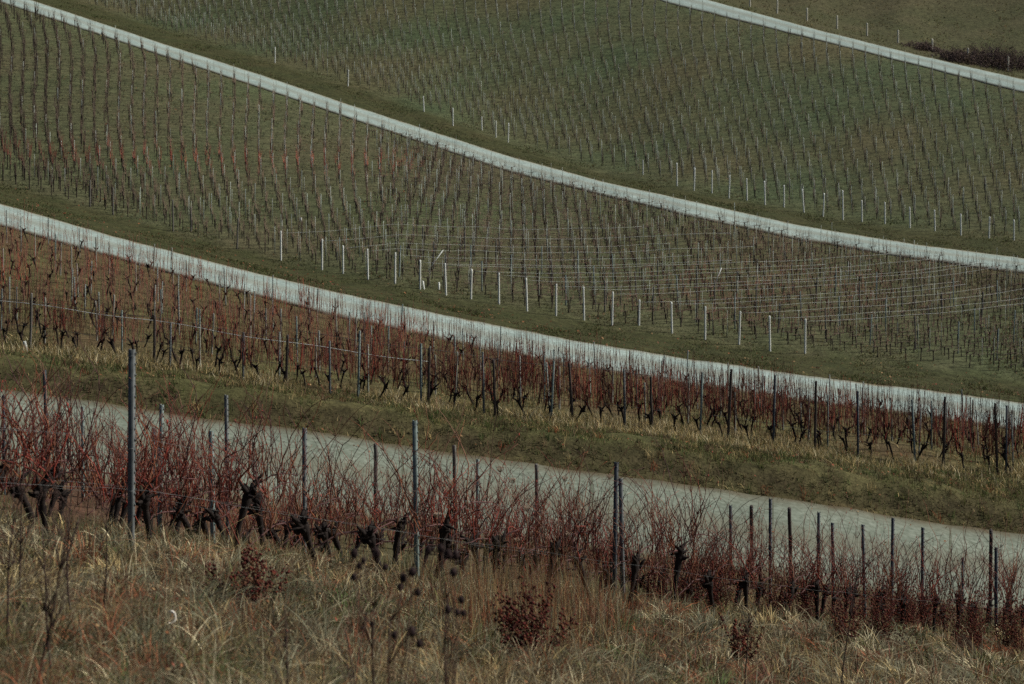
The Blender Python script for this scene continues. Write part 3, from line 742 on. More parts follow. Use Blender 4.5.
for fan, sec in ((fa3, 3), (fa4, 4)):
    A_ = np.array([(x, y, q, p, t) for x, y, q, p, t in fan]); fx, fy, fq, fp, ft = A_.T
    yy = YH - F * ground_z(fx, fy) / fy
    keep = (fp < .5) & (rng.random(len(fx)) < .94); nk = int(keep.sum())
    allpos.append(np.stack([fx[keep] + rng.normal(0, .08, nk), fy[keep] + rng.normal(0, .2, nk)], 1)); allrot.append(math.pi / 2 - ft[keep])
    if sec == 3:
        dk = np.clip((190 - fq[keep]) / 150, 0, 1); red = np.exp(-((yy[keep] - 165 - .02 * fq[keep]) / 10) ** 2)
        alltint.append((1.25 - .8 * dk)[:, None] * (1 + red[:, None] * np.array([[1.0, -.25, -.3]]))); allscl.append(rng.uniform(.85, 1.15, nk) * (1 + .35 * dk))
    else:
        alltint.append(np.tile([[.85, .95, .95]], (nk, 1))); allscl.append(rng.uniform(.8, 1.1, nk))
    for (x, y, q, p, t) in fan:
        if p:
            if sec == 3 and random.random() > np.interp(q, [0, 150, 300], [.25, .6, 1]): continue
            post_pts.append((x, y, 1.6, sec + 10))
        elif random.random() < (np.interp(q, [0, 200, 420], [.02, .08, .22]) if sec == 3 else .45): stake_pts.append((x + random.gauss(0, .06), y, 1.5))
stk3 = (~ispost) & (rng.random(len(x3)) < .28)
for x, y in zip(x3[stk3], y3[stk3]): stake_pts.append((x + random.gauss(0, .08), y, 1.5))

FP = np.concatenate(allpos); FP = np.column_stack([FP, ground_z(FP[:, 0], FP[:, 1])])
FR = np.concatenate(allrot) + rng.integers(0, 2, len(FP)) * math.pi; FS = np.concatenate(allscl); FT = np.concatenate(alltint)
pk = rng.integers(0, len(fars), len(FP))
tr = scatter_merge([f[0] for f in fars], FP, FR, FS, pk)
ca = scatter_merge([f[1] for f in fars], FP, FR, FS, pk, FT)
RP = np.array([(x, y, float(ground_z(x, y))) for _, _, (q, x, y, an) in rest]); RA = np.array([an for *_, (q, x, y, an) in rest])
pk2 = np.where(rng.random(len(RP)) < .12, rng.integers(0, 10, len(RP)), rng.integers(10, 17, len(RP))); RS = rng.uniform(.85, 1.1, len(RP))
tr2 = scatter_merge([f[0] for f in mid_arr], RP, RA, RS, pk2)
ca2 = scatter_merge([f[1] for f in mid_arr], RP, RA, RS, pk2)
def joined(parts, mats_idx):
    V, Q, T, C, MI4, MI3, n = [], [], [], [], [], [], 0
    for (v, q, t, c), mi in zip(parts, mats_idx):
        V.append(v); C.append(c)
        if q is not None: Q.append(q + n); MI4.append(np.full(len(q), mi))
        if t is not None and len(t): T.append(t + n); MI3.append(np.full(len(t), mi))
        n += len(v)
    me = mesh_np('distant_grapevines', np.concatenate(V), np.concatenate(Q), np.concatenate(T), np.concatenate(C))
    me.polygons.foreach_set('material_index', np.concatenate(MI4 + MI3).astype(np.int32))
    return me
o = link('distant_grapevines', joined([tr, ca, tr2, ca2], [0, 1, 0, 1]), [M_TRUNK, M_CANE])
set_tags(o, 'thousands of small bare vines in rows filling the far blocks', 'grapevines', None, 'stuff')

# ------------------------------------------------------------------ posts
ZINC = (.075, .084, .085); DARKZ = (.035, .042, .05); WHITEP = (.62, .64, .60); WOODC = (.055, .046, .042); GREYW = (.12, .112, .10); GREENZ = (.12, .155, .145)
def steel_post_mesh(c, wdt=.055, dep=.034, th=.004, h=1.0, notches=True):
    """rolled channel profile with wire hooks along the flanges"""
    m = MB()
    prof = [(-wdt/2, dep/2), (-wdt/2, -dep/2), (wdt/2, -dep/2), (wdt/2, dep/2), (wdt/2-th*2, dep/2), (wdt/2-th*2, -dep/2+th*2), (-wdt/2+th*2, -dep/2+th*2), (-wdt/2+th*2, dep/2)]
    n = len(prof); V = [(x, y, z) for z in (-.25, h) for x, y in prof]
    m.add(V, [(i, (i+1) % n, n + (i+1) % n, n + i) for i in range(n)] + [(n+7, n+0, n+1, n+6), (n+6, n+1, n+2, n+5), (n+5, n+2, n+3, n+4)], None, c)
    if notches:
        for z in np.arange(.35, h, .11):
            for s in (-1, 1): m.box(s*wdt/2 - .004, s*wdt/2 + .004 + .004, dep/2 - .012, dep/2 + .003, z, z + .02, c)
    return m
def wood_post_mesh(c, r=.04, h=1.0):
    m = MB(); zs = [-.25, 0, h*.3, h*.6, h*.9, h - .012, h]
    P = [(random.gauss(0, .004), random.gauss(0, .004), z) for z in zs]
    m.tube(P, [r*1.06, r*1.04, r, r*.98, r*.95, r*.93, r*.7], 10, c)
    return m

steel_cache = {}
def add_post(x, y, h, col, wood, label, group, parts=True, lean=0.0, wide=1.0, name='trellis_post'):
    z = float(ground_z(x, y))
    o = empty(name, (x, y, z), random.uniform(-.75, -.25))
    o.rotation_euler[0] = random.gauss(0, .012); o.rotation_euler[1] = lean + random.gauss(0, .012)
    hh = round(h / .05) * .05
    key = (col, wood, hh, wide)
    if key not in steel_cache:
        me = (wood_post_mesh(col, .04 * wide, hh) if wood else steel_post_mesh(col, .055 * wide, .036 * wide, .004, hh)).mesh('shaft', smooth=bool(wood))
        me.materials.append(M_WOOD if wood else M_STEEL); steel_cache[key] = me
    link('shaft', steel_cache[key], None, o)
    if parts:
        ck = ('clip', wood, hh, wide)
        if ck not in steel_cache:
            m = MB(); r = (.044 if wood else .036) * wide
            a = np.linspace(.3, 5.8, 12)
            m.tube(np.stack([np.cos(a) * r, np.sin(a) * r, 0 * a], 1), .0035, 5, ZINC)
            me = m.mesh('wire_clip'); me.materials.append(M_WIRE); steel_cache[ck] = me
        for zc in (.62, 1.05, hh - .06):
            if zc < hh: link('wire_clip', steel_cache[ck], None, o, (0, 0, zc))
    set_tags(o, label, 'post', group)
    return o

# nearest posts, measured: px, top y, foot y, colour, wood, words
NEAR = [
 (4, 396, 492, DARKZ, 0), (48, 370, 494, DARKZ, 0), (83, 408, 500, GREENZ, 0), (131, 352, 551, ZINC, 0), (159, 404, 552, GREENZ, 0),
 (153, 428, 520, DARKZ, 0), (213, 430, 556, GREENZ, 0), (228, 395, 560, ZINC, 0), (304, 428, 571, ZINC, 0), (376, 445, 552, GREYW, 1), (417, 422, 582, GREENZ, 0),
 (456, 445, 560, GREYW, 1), (477, 459, 550, GREENZ, 0), (537, 464, 570, GREYW, 1), (614, 464, 603, DARKZ, 0), (623, 479, 605, ZINC, 0),
 (731, 505, 585, DARKZ, 0), (752, 506, 588, WOODC, 1), (770, 500, 606, DARKZ, 0), (791, 502, 580, WOODC, 1), (818, 508, 586, DARKZ, 0), (833, 519, 590, DARKZ, 0),
 (865, 525, 622, ZINC, 0), (891, 517, 626, DARKZ, 0), (922, 526, 616, DARKZ, 0), (962, 541, 596, DARKZ, 0), (990, 531, 625, WOODC, 1), (996, 546, 640, DARKZ, 0)]
NEAR_LAB = [
 'dark metal post cut by the left picture edge among red canes', 'dark metal post left of the tall grey post, its foot behind the front row',
 'short greenish post between the dark post and the tall grey post', 'tall grey metal post, tallest of all, rising above the first track at the left',
 'greenish post just right of the tallest grey post', 'thin dark post close behind the right side of the tallest grey post',
 'thin greenish post just left of the second tall grey post', 'second tall grey post from the left, beside a thick leaning trunk',
 'grey post right of the thick leaning trunk, amid dense red canes', 'weathered wooden post left of the lone green post in mid-row',
 'lone green-grey post standing clear above the canes in the middle of the row', 'weathered wooden post just right of the lone green-grey post',
 'slim green post second right of the lone green-grey post', 'weathered wooden post halfway between the green posts and the dark pair',
 'dark post of a close pair, taller one on the left side', 'grey post of the close pair, shorter one on the right side',
 'dark metal post, first right of the close pair', 'thin dark wooden post between two dark metal posts right of the pair',
 'tall dark metal post, second tallest in the right part of the row', 'dark wooden post just right of the tall dark metal post',
 'slim dark metal post left of two shorter ones in the right part', 'shortest slim dark post midway along the right part of the row',
 'grey metal post left of the tallest post in the right part', 'tallest dark post in the right part of the nearest row',
 'dark metal post right of the tallest one in the right part', 'short dark post set back toward the first track at the right',
 'dark wooden post, left one of the last two at the right end', 'dark metal post in front, last at the right end of the nearest row']
for (px, yt, yb, c, wd), lab in zip(NEAR, NEAR_LAB):
    P = at_ground(px, yb, float(Lf(1)(px)) * .85, float(Lf(2)(px)) - .3)
    h = (yb - yt) / F * P[1]
    wide = 1.1 if px in (131, 614) else (1.0 if P[1] < 24 else 1.15)
    add_post(P[0], P[1], h, c, wd, lab, 'posts of the nearest vine rows', True, lean={48: .05, 614: -.01}.get(px, 0) * -1, wide=wide)
n_posts = len(NEAR)

# posts of the red block: front row measured
FRONT = [(30, 292, GREYW, 1), (154, 315, WOODC, 1), (170, 322, ZINC, 0), (243, 332, ZINC, 0), (286, 335, WOODC, 1), (330, 340, ZINC, 0), (358, 330, GREENZ, 0), (421, 343, GREENZ, 0), (428, 347, WOODC, 1), (484, 352, ZINC, 0), (495, 360, WOODC, 1), (551, 360, GREENZ, 0),
         (573, 362, WOODC, 1), (625, 370, ZINC, 0), (652, 376, WOODC, 1), (700, 372, GREENZ, 0), (728, 362, WOODC, 1), (773, 370, DARKZ, 0), (815, 377, WOODC, 1), (858, 392, DARKZ, 0), (915, 400, GREENZ, 0), (943, 396, WOODC, 1), (997, 403, WOODC, 1), (1006, 405, DARKZ, 0)]
for i, (px, yt, c, wd) in enumerate(FRONT):
    D = float(Lf(4)(px)) + .1; P = gp(px, D); yb = px_of(P)[1]
    h = min((yb - yt) / F * D, 2.35)
    add_post(P[0], P[1], h, c, wd, '%s post in the front row of the middle block, %s from the left' % ('wooden' if wd else 'metal', ordinal(i)), 'posts in the front row of the middle block', False, lean=.05 if px == 30 else random.gauss(0, .02), wide=1.1)
n_posts += len(FRONT)
for r, lst in enumerate(mid_rows[1:], 1):
    st = random.randint(0, 4)
    for i in range(st, len(lst), 4):
        q, x, y, an = lst[i]
        if not (-20 < q < 1044): continue
        c, wd = random.choice([((.17, .19, .17), 0), (GREENZ, 0), ((.22, .22, .19), 1), ((.20, .22, .20), 0)])
        if n_posts < 215:
            add_post(x + .2, y, random.choice([1.4, 1.5, 1.6, 1.75]), c, wd, 'thin %s post behind the front row of the red middle block' % ('wooden' if wd else 'metal'), 'posts in the back rows of the red middle block', False, lean=random.gauss(0, .03), wide=.85)
            n_posts += 1
        else: post_pts.append((x + .2, y, 1.8, 2))

# white end posts of the wired block
END3 = [(90,180,207),(113,188,215),(173,200,231),(191,207,231),(237,218,249),(281,231,260),(322,239,270),(343,246,274),(368,249,279),(395,253,284),(420,260,289),(446,263,295),(471,269,299),(499,273,304),(527,278,311),(556,284,316),(584,287,320),(612,292,325),(639,300,325),(672,302,333),(705,306,339),(739,311,344),(770,316,351),(805,319,354)]
for i, (px, yt, yb) in enumerate(END3):
    P = at_ground(px, yb, float(Lf(6)(px)) + .5, float(Lf(7)(px)) + 8); h = (yb - yt) / F * P[1]
    add_post(P[0], P[1], h, WHITEP if i > 4 else GREYW, 1, 'pale end post above the second track, %s from the left along the verge' % ordinal(i), 'pale end posts of the wired block', False, lean=random.gauss(0, .025), wide=1.35, name='end_post')
END4 = [(275,47,63),(348,70,86),(424,96,112),(453,108,126),(482,117,130),(496,121,138),(508,123,143),(643,160,175),(677,163,186),(694,168,191),(712,170,193),(729,175,198),(747,178,200),(765,181,205),(784,185,208),(804,189,212.5),(823,193,216.5),(843,188,220),(862,200,222),(885,202,224),(910,207,228),(935,210,231),(961,214,235),(989,217,238),(1014,220,240)]
for i, (px, yt, yb) in enumerate(END4):
    P = at_ground(px, yb, float(Lf(9)(px)) + .5, float(Lf(10)(px)) + 12); h = (yb - yt) / F * P[1]
    add_post(P[0], P[1], min(h, 2.4), WHITEP, 1, 'pale end post above the long third track, %s from the left' % ordinal(i), 'pale end posts of the furthest vine block', False, lean=random.gauss(0, .03), wide=1.4, name='end_post')
MEAD = [(750,-2,7),(777,0,14),(807,8,20.5),(837,16,29),(867,23,36),(898,30,42.5),(932,39,51),(968,48,61),(1008,56,71)]
for i, (px, yt, yb) in enumerate(MEAD):
    P = at_ground(px, yb, float(Lf(12)(px)) + .5, float(Lf(13)(px)) + 8); h = (yb - yt) / F * P[1]
    add_post(P[0], P[1], h, (.52, .50, .42), 1, 'pale wooden post on the meadow edge beside the top track, %s from the left' % ordinal(i), 'wooden posts along the meadow edge', False, wide=2.6, name='fence_post')
n_posts += len(END3) + len(END4) + len(MEAD)

# inner posts of the wired block: the nearest as things, all others in one object
near_first = sorted([p for p in post_pts if p[3] == 3], key=lambda p: p[1])
k = max(0, 298 - n_posts)
for (x, y, h, _) in near_first[:k]:
    c, wd = (GREYW, 1) if random.random() < .5 else (GREENZ, 0)
    add_post(x, y, h, c, wd, 'grey inner post among the rows of the wired vine block', 'inner posts of the wired vine block', False, lean=random.gauss(0, .03), wide=1.2)
others = near_first[k:] + [p for p in post_pts if p[3] != 3]
def stick(h, r, c):
    m = MB(); m.tube([(0, 0, -.1), (0, 0, h * .5), (0, 0, h)], [r, r, r * .95], 5, c); return m.arrays()
FARG = (.30, .335, .28); sp = [stick(1.8, .023, FARG), stick(1.85, .022, (.21, .245, .22)), stick(1.7, .023, (.29, .31, .265)), stick(1.5, .015, FARG), stick(1.75, .016, (.28, .30, .25))]
OP = np.array([(x, y) for x, y, *_ in others] + [(x, y) for x, y, _ in stake_pts])
OP = np.column_stack([OP, ground_z(OP[:, 0], OP[:, 1])])
opk = np.concatenate([rng.integers(0, 3, len(others)), rng.integers(3, 5, len(stake_pts))])
v, q, t, c = scatter_merge(sp, OP, rng.random(len(OP)), rng.uniform(.9, 1.1, len(OP)), opk, np.repeat(rng.uniform(.7, 1.3, (len(OP), 1)), 3, 1))
o = link('distant_vineyard_posts', mesh_np('distant_vineyard_posts', v, q, t, c), M_STEEL)
set_tags(o, 'hundreds of thin grey posts and stakes in the far vine blocks', 'posts', None, 'stuff')

# ------------------------------------------------------------------ wires
def wire(pts, r, label, group, col=ZINC, name='trellis_wire', mat=M_WIRE):
    m = MB(); m.tube(np.array(pts), r, 4, col)
    set_tags(m.build(name, mat), label, 'hose' if 'hose' in name else 'wire', group)
# near rows
for r in range(3):
    for z, nm in ((.62, 'lower'), (1.15, 'upper')):
        pts = []
        for t in np.linspace(-5.5, 30, 60):
            p = A[:2] + dirv * t + nrm * (.25 + 2.1 * r)
            if p[1] < 6 or p[1] > np.interp(512 + F*p[0]/p[1], PX, LD[2]) - .8: continue
            pts.append((p[0], p[1], float(ground_z(p[0], p[1])) + z + .012 * math.sin(t * 2.1)))
        if len(pts) > 4: wire(pts, .0016, '%s trellis wire strung through the %s' % (nm, rowname[r]), 'wires of the nearest vine rows')
# red block: white hose and wires on the front rows
for r, z, rr, q0, q1, nm, lab, c in ((1, 1.30, .012, -60, 428, 'drip_hose', 'white drip hose along the left part of the middle block', WHITEP),
                              (0, 1.62, .006, -60, 300, 'trellis_wire', 'thin pale wire above the front row at the left of the middle block', ZINC),
                              (0, .75, .005, -60, 1090, 'trellis_wire', 'thin wire at cane height along the front row of the middle block', ZINC),
                              (2, 1.55, .007, 300, 700, 'trellis_wire', 'thin pale wire behind the centre of the middle block', ZINC)):
    pts = []
    for q in np.linspace(q0, q1, 90):
        D = np.interp(q, PX, LD[4]) + .2 + ROWSTEP * r; P = gp(q, D); pts.append((P[0], P[1] - .05, P[2] + z + .03 * math.sin(q * .045)))
    wire(pts, rr, lab, 'wires of the middle block', c, nm)
# wired block: one pale wire per row starting at its end post
rows = 0
for i, (px, yt, yb) in enumerate(END3):
    if px < 275: continue
    P = at_ground(px, yb, float(Lf(6)(px)) + .5, float(Lf(7)(px)) + 8); h = (yb - yt) / F * P[1] - .12
    pts = []
    wang = rad(26)
    L_end = 20 + 14 * random.random()
    for t in np.linspace(0, L_end, 44):
        x, y = P[0] + t * math.cos(wang), P[1] + t * math.sin(wang)
        if y > np.interp(np.clip(512 + F*x/y, -400, 1400), PX, LD[8]) - 1.5: break
        z = float(ground_z(x, y)) + h - .05 * abs(math.sin(t * math.pi / 7))
        pts.append((x, y, z))
    wire(pts, .006, 'pale taut wire of the wired block, from the end post %s from the left' % ordinal(i), 'pale wires of the wired block', (.40, .43, .41))

# ------------------------------------------------------------------ small pale things
def guard(px, py, d0, d1, h, lab, lean=0):
    P = at_ground(px, py, d0, d1); m = MB(); r = .05
    a = np.arange(10) * 2 * math.pi / 10; ring = lambda rr, z: np.stack([np.cos(a)*rr, np.sin(a)*rr, 0*a + z], 1)
    V = np.concatenate([ring(r, -.02), ring(r, h), ring(r - .006, h), ring(r - .006, -.02)])
    j = np.arange(10); j2 = (j + 1) % 10
    m.add(V, np.concatenate([np.stack([k*10 + j, k*10 + j2, (k+1)*10 + j2, (k+1)*10 + j], -1) for k in range(3)]), None, (.66, .68, .62))
    o = m.build('vine_guard', M_WHITE, None, P); o.rotation_euler = (0, lean, 0)
    set_tags(o, lab, 'vine guard')
guard(424, 289, float(Lf(6)(424)), float(Lf(7)(424)) + 6, .48, 'short white plastic vine guard leaning beside a pale end post', -.14)
guard(439, 289, float(Lf(6)(439)), float(Lf(7)(439)) + 6, .40, 'short upright white vine guard between two pale end posts')
guard(27, 351, float(Lf(4)(27)) - 2, float(Lf(4)(27)) + 2, .35, 'small white vine guard leaning at the far left foot of the middle block', -.25)
def brace(x0, y0, x1, y1, kf, lab):
    D = float(Lf(7)(x0)) + kf; P = gp(x0, D); top = P + np.array([(x1 - x0) / F * D, .3, (y0 - y1) / F * D])
    m = MB(); m.tube([P + np.array([0, 0, -.1]), (P + top) / 2, top], .032, 6, WHITEP); set_tags(m.build('brace_pole', M_WOOD), lab, 'brace')
brace(427, 264, 443, 244, 5, 'pale slanting brace pole near the left of the wired block')
brace(713, 255, 722, 236, 12, 'pale slanting brace pole in the upper middle of the wired block')
P = at_ground(301, 236, float(Lf(7)(301)), float(Lf(8)(301)) - 20)
m = MB(); m.box(-.055, .055, -.012, .012, .95, 1.22, (.72, .73, .68)); m.box(-.012, .012, -.010, .010, -.1, .95, (.3, .3, .28))
set_tags(m.build('row_marker', M_WHITE, None, P, smooth=False), 'small white marker plate on a short stake behind the leftmost wired post', 'marker')
# curled strip of plastic in the grass
P = at_ground(174, 640, 8, 15); a = np.linspace(-2.2, 2.2, 14)
m = MB(); m.tube(np.stack([np.cos(a) * .030, 0 * a + .01 * a, np.sin(a) * .034], 1), .0085, 5, (.72, .68, .60))
o = m.build('plastic_strip', M_WHITE, None, P + np.array([0, -.1, .20])); set_tags(o, 'curled pale plastic strip lying in the grass at the lower left', 'plastic strip')

# ------------------------------------------------------------------ weeds
def dock(px, yb, w, h, lab, dens=1.0):
    P = at_ground(px, yb, float(Lf(1)(px)) * .42, float(Lf(1)(px)) + 1.5); s = P[1] / F
    o = empty('dock_plant', P); W_, H_ = w * s, h * s * 1.25
    st = MB(); sd = MB()
    for i in range(int(16 * dens)):
        p = cane_path((random.gauss(0, W_ * .16), random.gauss(0, W_ * .16), -.03), H_ * random.uniform(.7, 1.05), random.gauss(0, .42), random.gauss(0, .42), 7, .10)
        st.tube(p, np.linspace(.005, .002, 7), 4, (.09, .035, .025))
        for k in range(50):
            t = random.uniform(1.2, 5.99); j = int(t); q = p[j] + (p[j + 1] - p[j]) * (t - j) if j < 6 else p[6]
            c = np.array(random.choice([(.085, .018, .016), (.06, .018, .015), (.12, .034, .02), (.045, .016, .014), (.09, .045, .025)]))
            sd.blob(q + np.random.default_rng(random.randrange(10**6)).normal(0, W_ * .05, 3), random.uniform(.008, .017), c, .5)
    st.build('stems', M_WEED, o); sd.build('seed_foliage', M_WEED, o, smooth=False)
    set_tags(o, lab, 'dock plant', 'dark red dock plants in the near grass')
dock(252, 612, 52, 55, 'dark red dock plant under the thick leaning trunk at the left')
dock(520, 662, 56, 66, 'largest dark red dock plant, in the bottom middle of the grass', 1.5)
dock(740, 668, 30, 46, 'brownish red dock plant at the bottom, right of centre', .7)
dock(690, 596, 44, 50, 'dark red dock plant right of the close pair of posts')
dock(845, 648, 46, 44, 'dark red dock plant below the grey post in the right part')
dock(775, 612, 46, 44, 'dark red dock plant at the foot of the tall dark post')
dock(930, 632, 46, 36, 'low dark red dock plant near the right end of the nearest row')
dock(655, 588, 30, 40, 'small dark red dock plant just right of the close post pair', .7)

for px, yb, w_, h_, lab in ((715, 600, 50, 44, 'dark red dock plant left of the first dark post right of the pair'), (805, 606, 44, 40, 'dark red dock plant just right of the tall dark post foot'),
                            (878, 640, 50, 46, 'dark red dock plant between the grey post and the tallest right post'), (905, 628, 40, 40, 'dark red dock plant just right of the tallest right post foot'),
                            (972, 648, 50, 42, 'dark red dock plant left of the last two posts at the right end'), (1016, 652, 40, 40, 'dark red dock plant cut by the right picture edge')):
    dock(px, yb + 4, w_, h_ * 1.25, lab, 1.7)

def thistle(base_px, base_y, heads, D, lab):
    X = (base_px - 512) / F * D; P = np.array([X, D, float(ground_z(X, D))]); o = empty('thistle_plant', P)
    toW = lambda px, py, d: np.array([(px - 512) / F * d, d, -(py - YH) / F * d]) - P
    ys = [h[1] for h in heads]; topw = toW(base_px + 6, min(ys) + (max(ys) - min(ys)) * .75, D)
    st = MB(); main = [np.array([0, 0, -.05]), topw * .4 + np.array([.02, 0, 0]), topw * .75, topw]
    st.tube(main, [.008, .0065, .005, .004], 6, (.07, .045, .035))
    hs = []
    for (px, py) in heads:
        e = toW(px, py, D + random.gauss(0, .12)); b = main[random.choice((1, 2, 3))]
        if b[2] > e[2] - .03: b = main[1] * random.uniform(.6, 1)
        mid = (b + e) / 2 + np.array([(e[0] - b[0]) * .18, 0, -.02])
        st.tube([b, mid, e], [.004, .003, .002], 4, (.08, .05, .038)); hs.append(e)
    st.build('stems', M_WEED, o)
    for e in hs:
        h = MB(); r = random.uniform(.012, .021); e = e + np.array([random.gauss(0, .004), 0, random.gauss(0, .004)])
        for zz, rr in ((0, .5),): pass
        h.tube([e + np.array([0, 0, -r]), e + np.array([0, 0, -r*.5]), e, e + np.array([0, 0, r*.8]), e + np.array([0, 0, r*1.4])], [r*.4, r*.9, r*1.05, r*.85, r*.4], 8, (.025, .016, .016))
        for k in range(34):
            d = np.array([random.gauss(0, 1), random.gauss(0, 1), random.gauss(.3, .8)]); d /= np.linalg.norm(d)
            h.tube([e + d * r * .6, e + d * r * random.uniform(1.4, 2.3)], [.0022, .0005], 3, (.035, .022, .02), cap=False)
        h.build('seed_head', M_WEED, o)
    set_tags(o, lab, 'thistle', 'dead thistles in the near grass')
thistle(368, 715, [(354,554),(364,560),(354,577),(377,554),(385,568),(372,625),(358,566)], 8.6, 'dead thistle with dark heads in a tight cluster, leftmost of three')
thistle(384, 715, [(413,572),(403,579),(402,587),(419,595),(395,636),(412,632),(419,645),(428,551)], 8.2, 'dead thistle with scattered dark round heads, middle one of three')
thistle(440, 712, [(442,550),(449,556),(456,555),(453,573),(461,601),(448,610),(457,614),(464,613)], 8.8, 'dead thistle with dark heads high and low, rightmost of three')

def carrot(px, yh_, lab, D=None):
    D = D or float(Lf(1)(px)) * random.uniform(.72, .9)
    P = gp(px + random.uniform(-6, 6), D); o = empty('wild_carrot', P)
    top = np.array([(px - 512) / F * D, D + random.gauss(0, .05), -(yh_ - YH) / F * D]) - P
    m = MB(); pth = [np.array([0, 0, -.05]), top * .35 + np.array([.015, .01, 0]), top * .7 + np.array([-.01, 0, 0]), top]
    m.tube(pth, [.004, .0035, .003, .0022], 5, (.16, .10, .06)); m.build('stem', M_WEED, o)
    u = MB(); R = random.uniform(.030, .045)
    for k in range(26):
        a = random.random() * 6.283; r = R * math.sqrt(random.random())
        e = top + np.array([math.cos(a) * r, math.sin(a) * r, .028 + .018 * (r / R) + random.gauss(0, .004)])
        u.tube([top, (top + e) / 2 + np.array([math.cos(a) * r * .25, math.sin(a) * r * .25, -.004]), e], [.0014, .0012, .001], 3, (.2, .14, .09), cap=False)
        u.blob(e, random.uniform(.005, .009), (.26, .19, .14), .5)
    u.build('umbel', M_WEED, o, smooth=False)
    set_tags(o, lab, 'wild carrot', 'dry wild carrots in the near grass')
for px, y, lab in ((500, 470, 'dry wild carrot umbel in front of the first track, left of the umbels'), (513, 484, 'dry wild carrot just right of the leftmost umbel'),
                   (565, 482, 'tall dry wild carrot midway between wooden post and close post pair'), (610, 480, 'dry wild carrot touching the close post pair'),
                   (527, 512, 'dry wild carrot of middle height above the rusty stalks'), (517, 541, 'lowest dry wild carrot, among the rusty stalks'),
                   (567, 537, 'low dry wild carrot right of the rusty stalks'), (437, 516, 'dry wild carrot right of the lone green-grey post')):
    carrot(px, y, lab)

def dead_stalk(px, D, ytop, lab, n=7, spread=.5):
    P = gp(px, D); o = empty('dead_stalk', P)
    H_ = (px_of(P)[1] - ytop) / F * D
    m = MB(); p = cane_path((0, 0, -.05), H_, random.gauss(0, .03), 0, 9, .05); m.tube(p, np.linspace(.009, .003, 9), 6, (.06, .04, .034)); m.build('stem', M_WEED, o)
    for i in range(n):
        j = random.randint(3, 7); b = MB()
        tw = cane_path(p[j], H_ * random.uniform(.15, .42), random.choice((-1, 1)) * random.uniform(.25, spread + .2), random.gauss(0, .3), 6, .08)
        b.tube(tw, np.linspace(.0045, .0018, 6), 4, (.065, .043, .036))
        for k in range(3): b.blob(tw[-1 - k % 2] + np.random.default_rng(i * 9 + k).normal(0, .012, 3), .008, (.05, .032, .028), .5)
        b.build('branch', M_WEED, o)
    set_tags(o, lab, 'dead stalk', 'dead branched stalks in the near grass')
dead_stalk(32, 8.4, 500, 'dark dead branched stalk rising from the lower left corner', 9)
dead_stalk(52, 9.4, 520, 'thinner dead stalk just right of the dark corner stalk', 6)
dead_stalk(292, 8.3, 598, 'thin dead stalk at the bottom below the left dock plant', 3, .3)
dead_stalk(372, 7.9, 612, 'thick dark dead stalk at the bottom under the thistles', 5, .3)
dead_stalk(840, 17.5, 560, 'dead stalk in the right part in front of dark posts', 6)

dead_stalk(8, 10.5, 478, 'dead stalk at the very left edge, half cut by the frame', 9, .6)
dead_stalk(72, 12.0, 486, 'bushy dead stalk between the corner stalk and the tall grey post', 9, .6)
dead_stalk(104, 12.5, 492, 'dead stalk just left of the tall grey post foot', 8, .6)
dead_stalk(20, 12.4, 470, 'taller pale dead stalk near the left edge behind the corner stalk', 8, .6)
dead_stalk(745, 15.5, 602, 'short reddish dead stalk at the bottom right of centre', 7, .5)
# bramble thickets at the top right
def thicket(px, py, w, h, lab):
    P = at_ground(px, py, float(Lf(12)(px)) + .5, float(Lf(13)(px)) + 70); s = P[1] / F; Wd, Hh = w * s, h * s
    m = MB()
    for i in range(int(240 * w / 60)):
        x = random.gauss(0, .30) * Wd; y = random.gauss(0, .25) * Wd
        p0 = np.array([x, y, 0]); p0[2] = float(ground_z(P[0] + x, P[1] + y)) - P[2] - .05
        hh = Hh * max(.25, 1 - (x / (Wd * .6)) ** 2) * random.uniform(.5, 1.1)
        p = cane_path(p0, hh, random.gauss(0, .6), random.gauss(0, .5), 6, .25)
        c = np.array(random.choice([(.085, .06, .055), (.10, .07, .06), (.075, .055, .055), (.11, .08, .055)]))
        m.tube(p, np.linspace(.03, .012, 6), 3, c, cap=False)
        for k in range(5):
            q = p[random.randint(2, 5)]; m.tube(cane_path(q, hh * .35, random.gauss(0, 1), random.gauss(0, 1), 4, .3), np.linspace(.016, .008, 4), 3, c, cap=False)
        for k in range(9):
            m.blob(p[random.randint(1, 5)] + np.random.default_rng(i * 31 + k).normal(0, .18, 3), random.uniform(.03, .09), c * random.uniform(.7, 1.3), .6)
    o = m.build('bramble_thicket', M_WEED, None, P, smooth=False); set_tags(o, lab, 'bush', 'bare bramble thickets on the meadow')
thicket(1000, 66, 80, 20, 'wide dark bare bramble thicket at the right picture edge on the meadow')
thicket(960, 62, 40, 14, 'lower dark bramble thicket joining the wide one on its left')
thicket(926, 50, 34, 8, 'smallest flat bramble thicket behind the meadow posts')

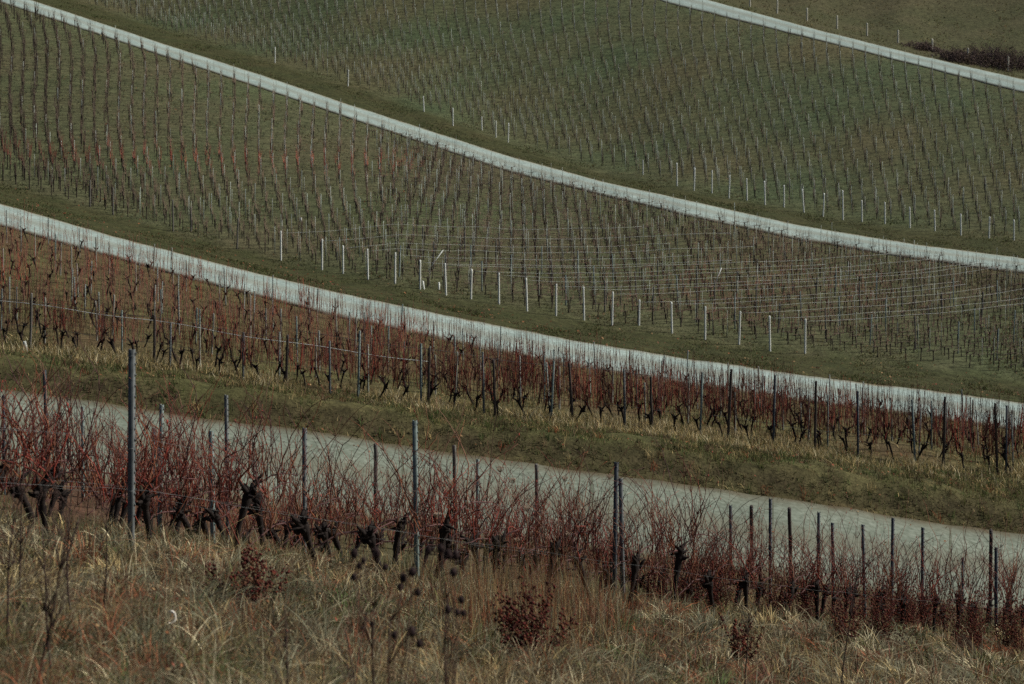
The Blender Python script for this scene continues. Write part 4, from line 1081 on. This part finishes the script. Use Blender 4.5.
# ------------------------------------------------------------------ camera, light, world
cam = bpy.data.cameras.new('camera'); co = bpy.data.objects.new('camera', cam); COL.objects.link(co)
co.location = (0, 0, 0); co.rotation_euler = (rad(90), 0, 0)
cam.sensor_width = 36; cam.lens = F / W * 36
cam.shift_y = -(HGT / 2 - YH) / W
cam.clip_start = .1; cam.clip_end = 3000
cam.dof.use_dof = True; cam.dof.focus_distance = 34; cam.dof.aperture_fstop = (F / W * .036) / .020
SC.camera = co

SUN_EL, SUN_AZ = rad(38), rad(78)     # azimuth from +Y towards +X: the sun stands right and a little beyond
sun = bpy.data.lights.new('sun', 'SUN'); so = bpy.data.objects.new('sun', sun); COL.objects.link(so)
sun.energy = 4.0; sun.angle = rad(3); sun.color = (1.0, .97, .89)
from mathutils import Vector
dv = Vector((math.sin(SUN_AZ) * math.cos(SUN_EL), math.cos(SUN_AZ) * math.cos(SUN_EL), math.sin(SUN_EL)))
so.rotation_euler = dv.to_track_quat('Z', 'Y').to_euler(); so.location = (0, 0, 50)
w = bpy.data.worlds.new('World'); SC.world = w; w.use_nodes = True
nt = w.node_tree; bg = nt.nodes['Background']
sk = nt.nodes.new('ShaderNodeTexSky'); sk.sky_type = 'NISHITA'; sk.sun_disc = False
sk.sun_elevation = SUN_EL; sk.sun_rotation = SUN_AZ; sk.air_density = 1; sk.dust_density = 3; sk.ozone_density = 1
nt.links.new(sk.outputs[0], bg.inputs['Color']); bg.inputs['Strength'].default_value = .052
SC.view_settings.view_transform = 'Standard'; SC.view_settings.look = 'None'; SC.view_settings.exposure = .28; SC.view_settings.gamma = 1
SC.render.engine = 'CYCLES'
SC.cycles.max_bounces = 4; SC.cycles.diffuse_bounces = 2; SC.cycles.transparent_max_bounces = 4
SC.cycles.use_denoising = False; SC.cycles.sample_clamp_direct = 4; SC.cycles.sample_clamp_indirect = 2
print('near', n_near, 'indiv', len(indiv), 'rest', len(rest), 'far', len(FP), 'posts', n_posts, 'others', len(others), 'stakes', len(stake_pts))
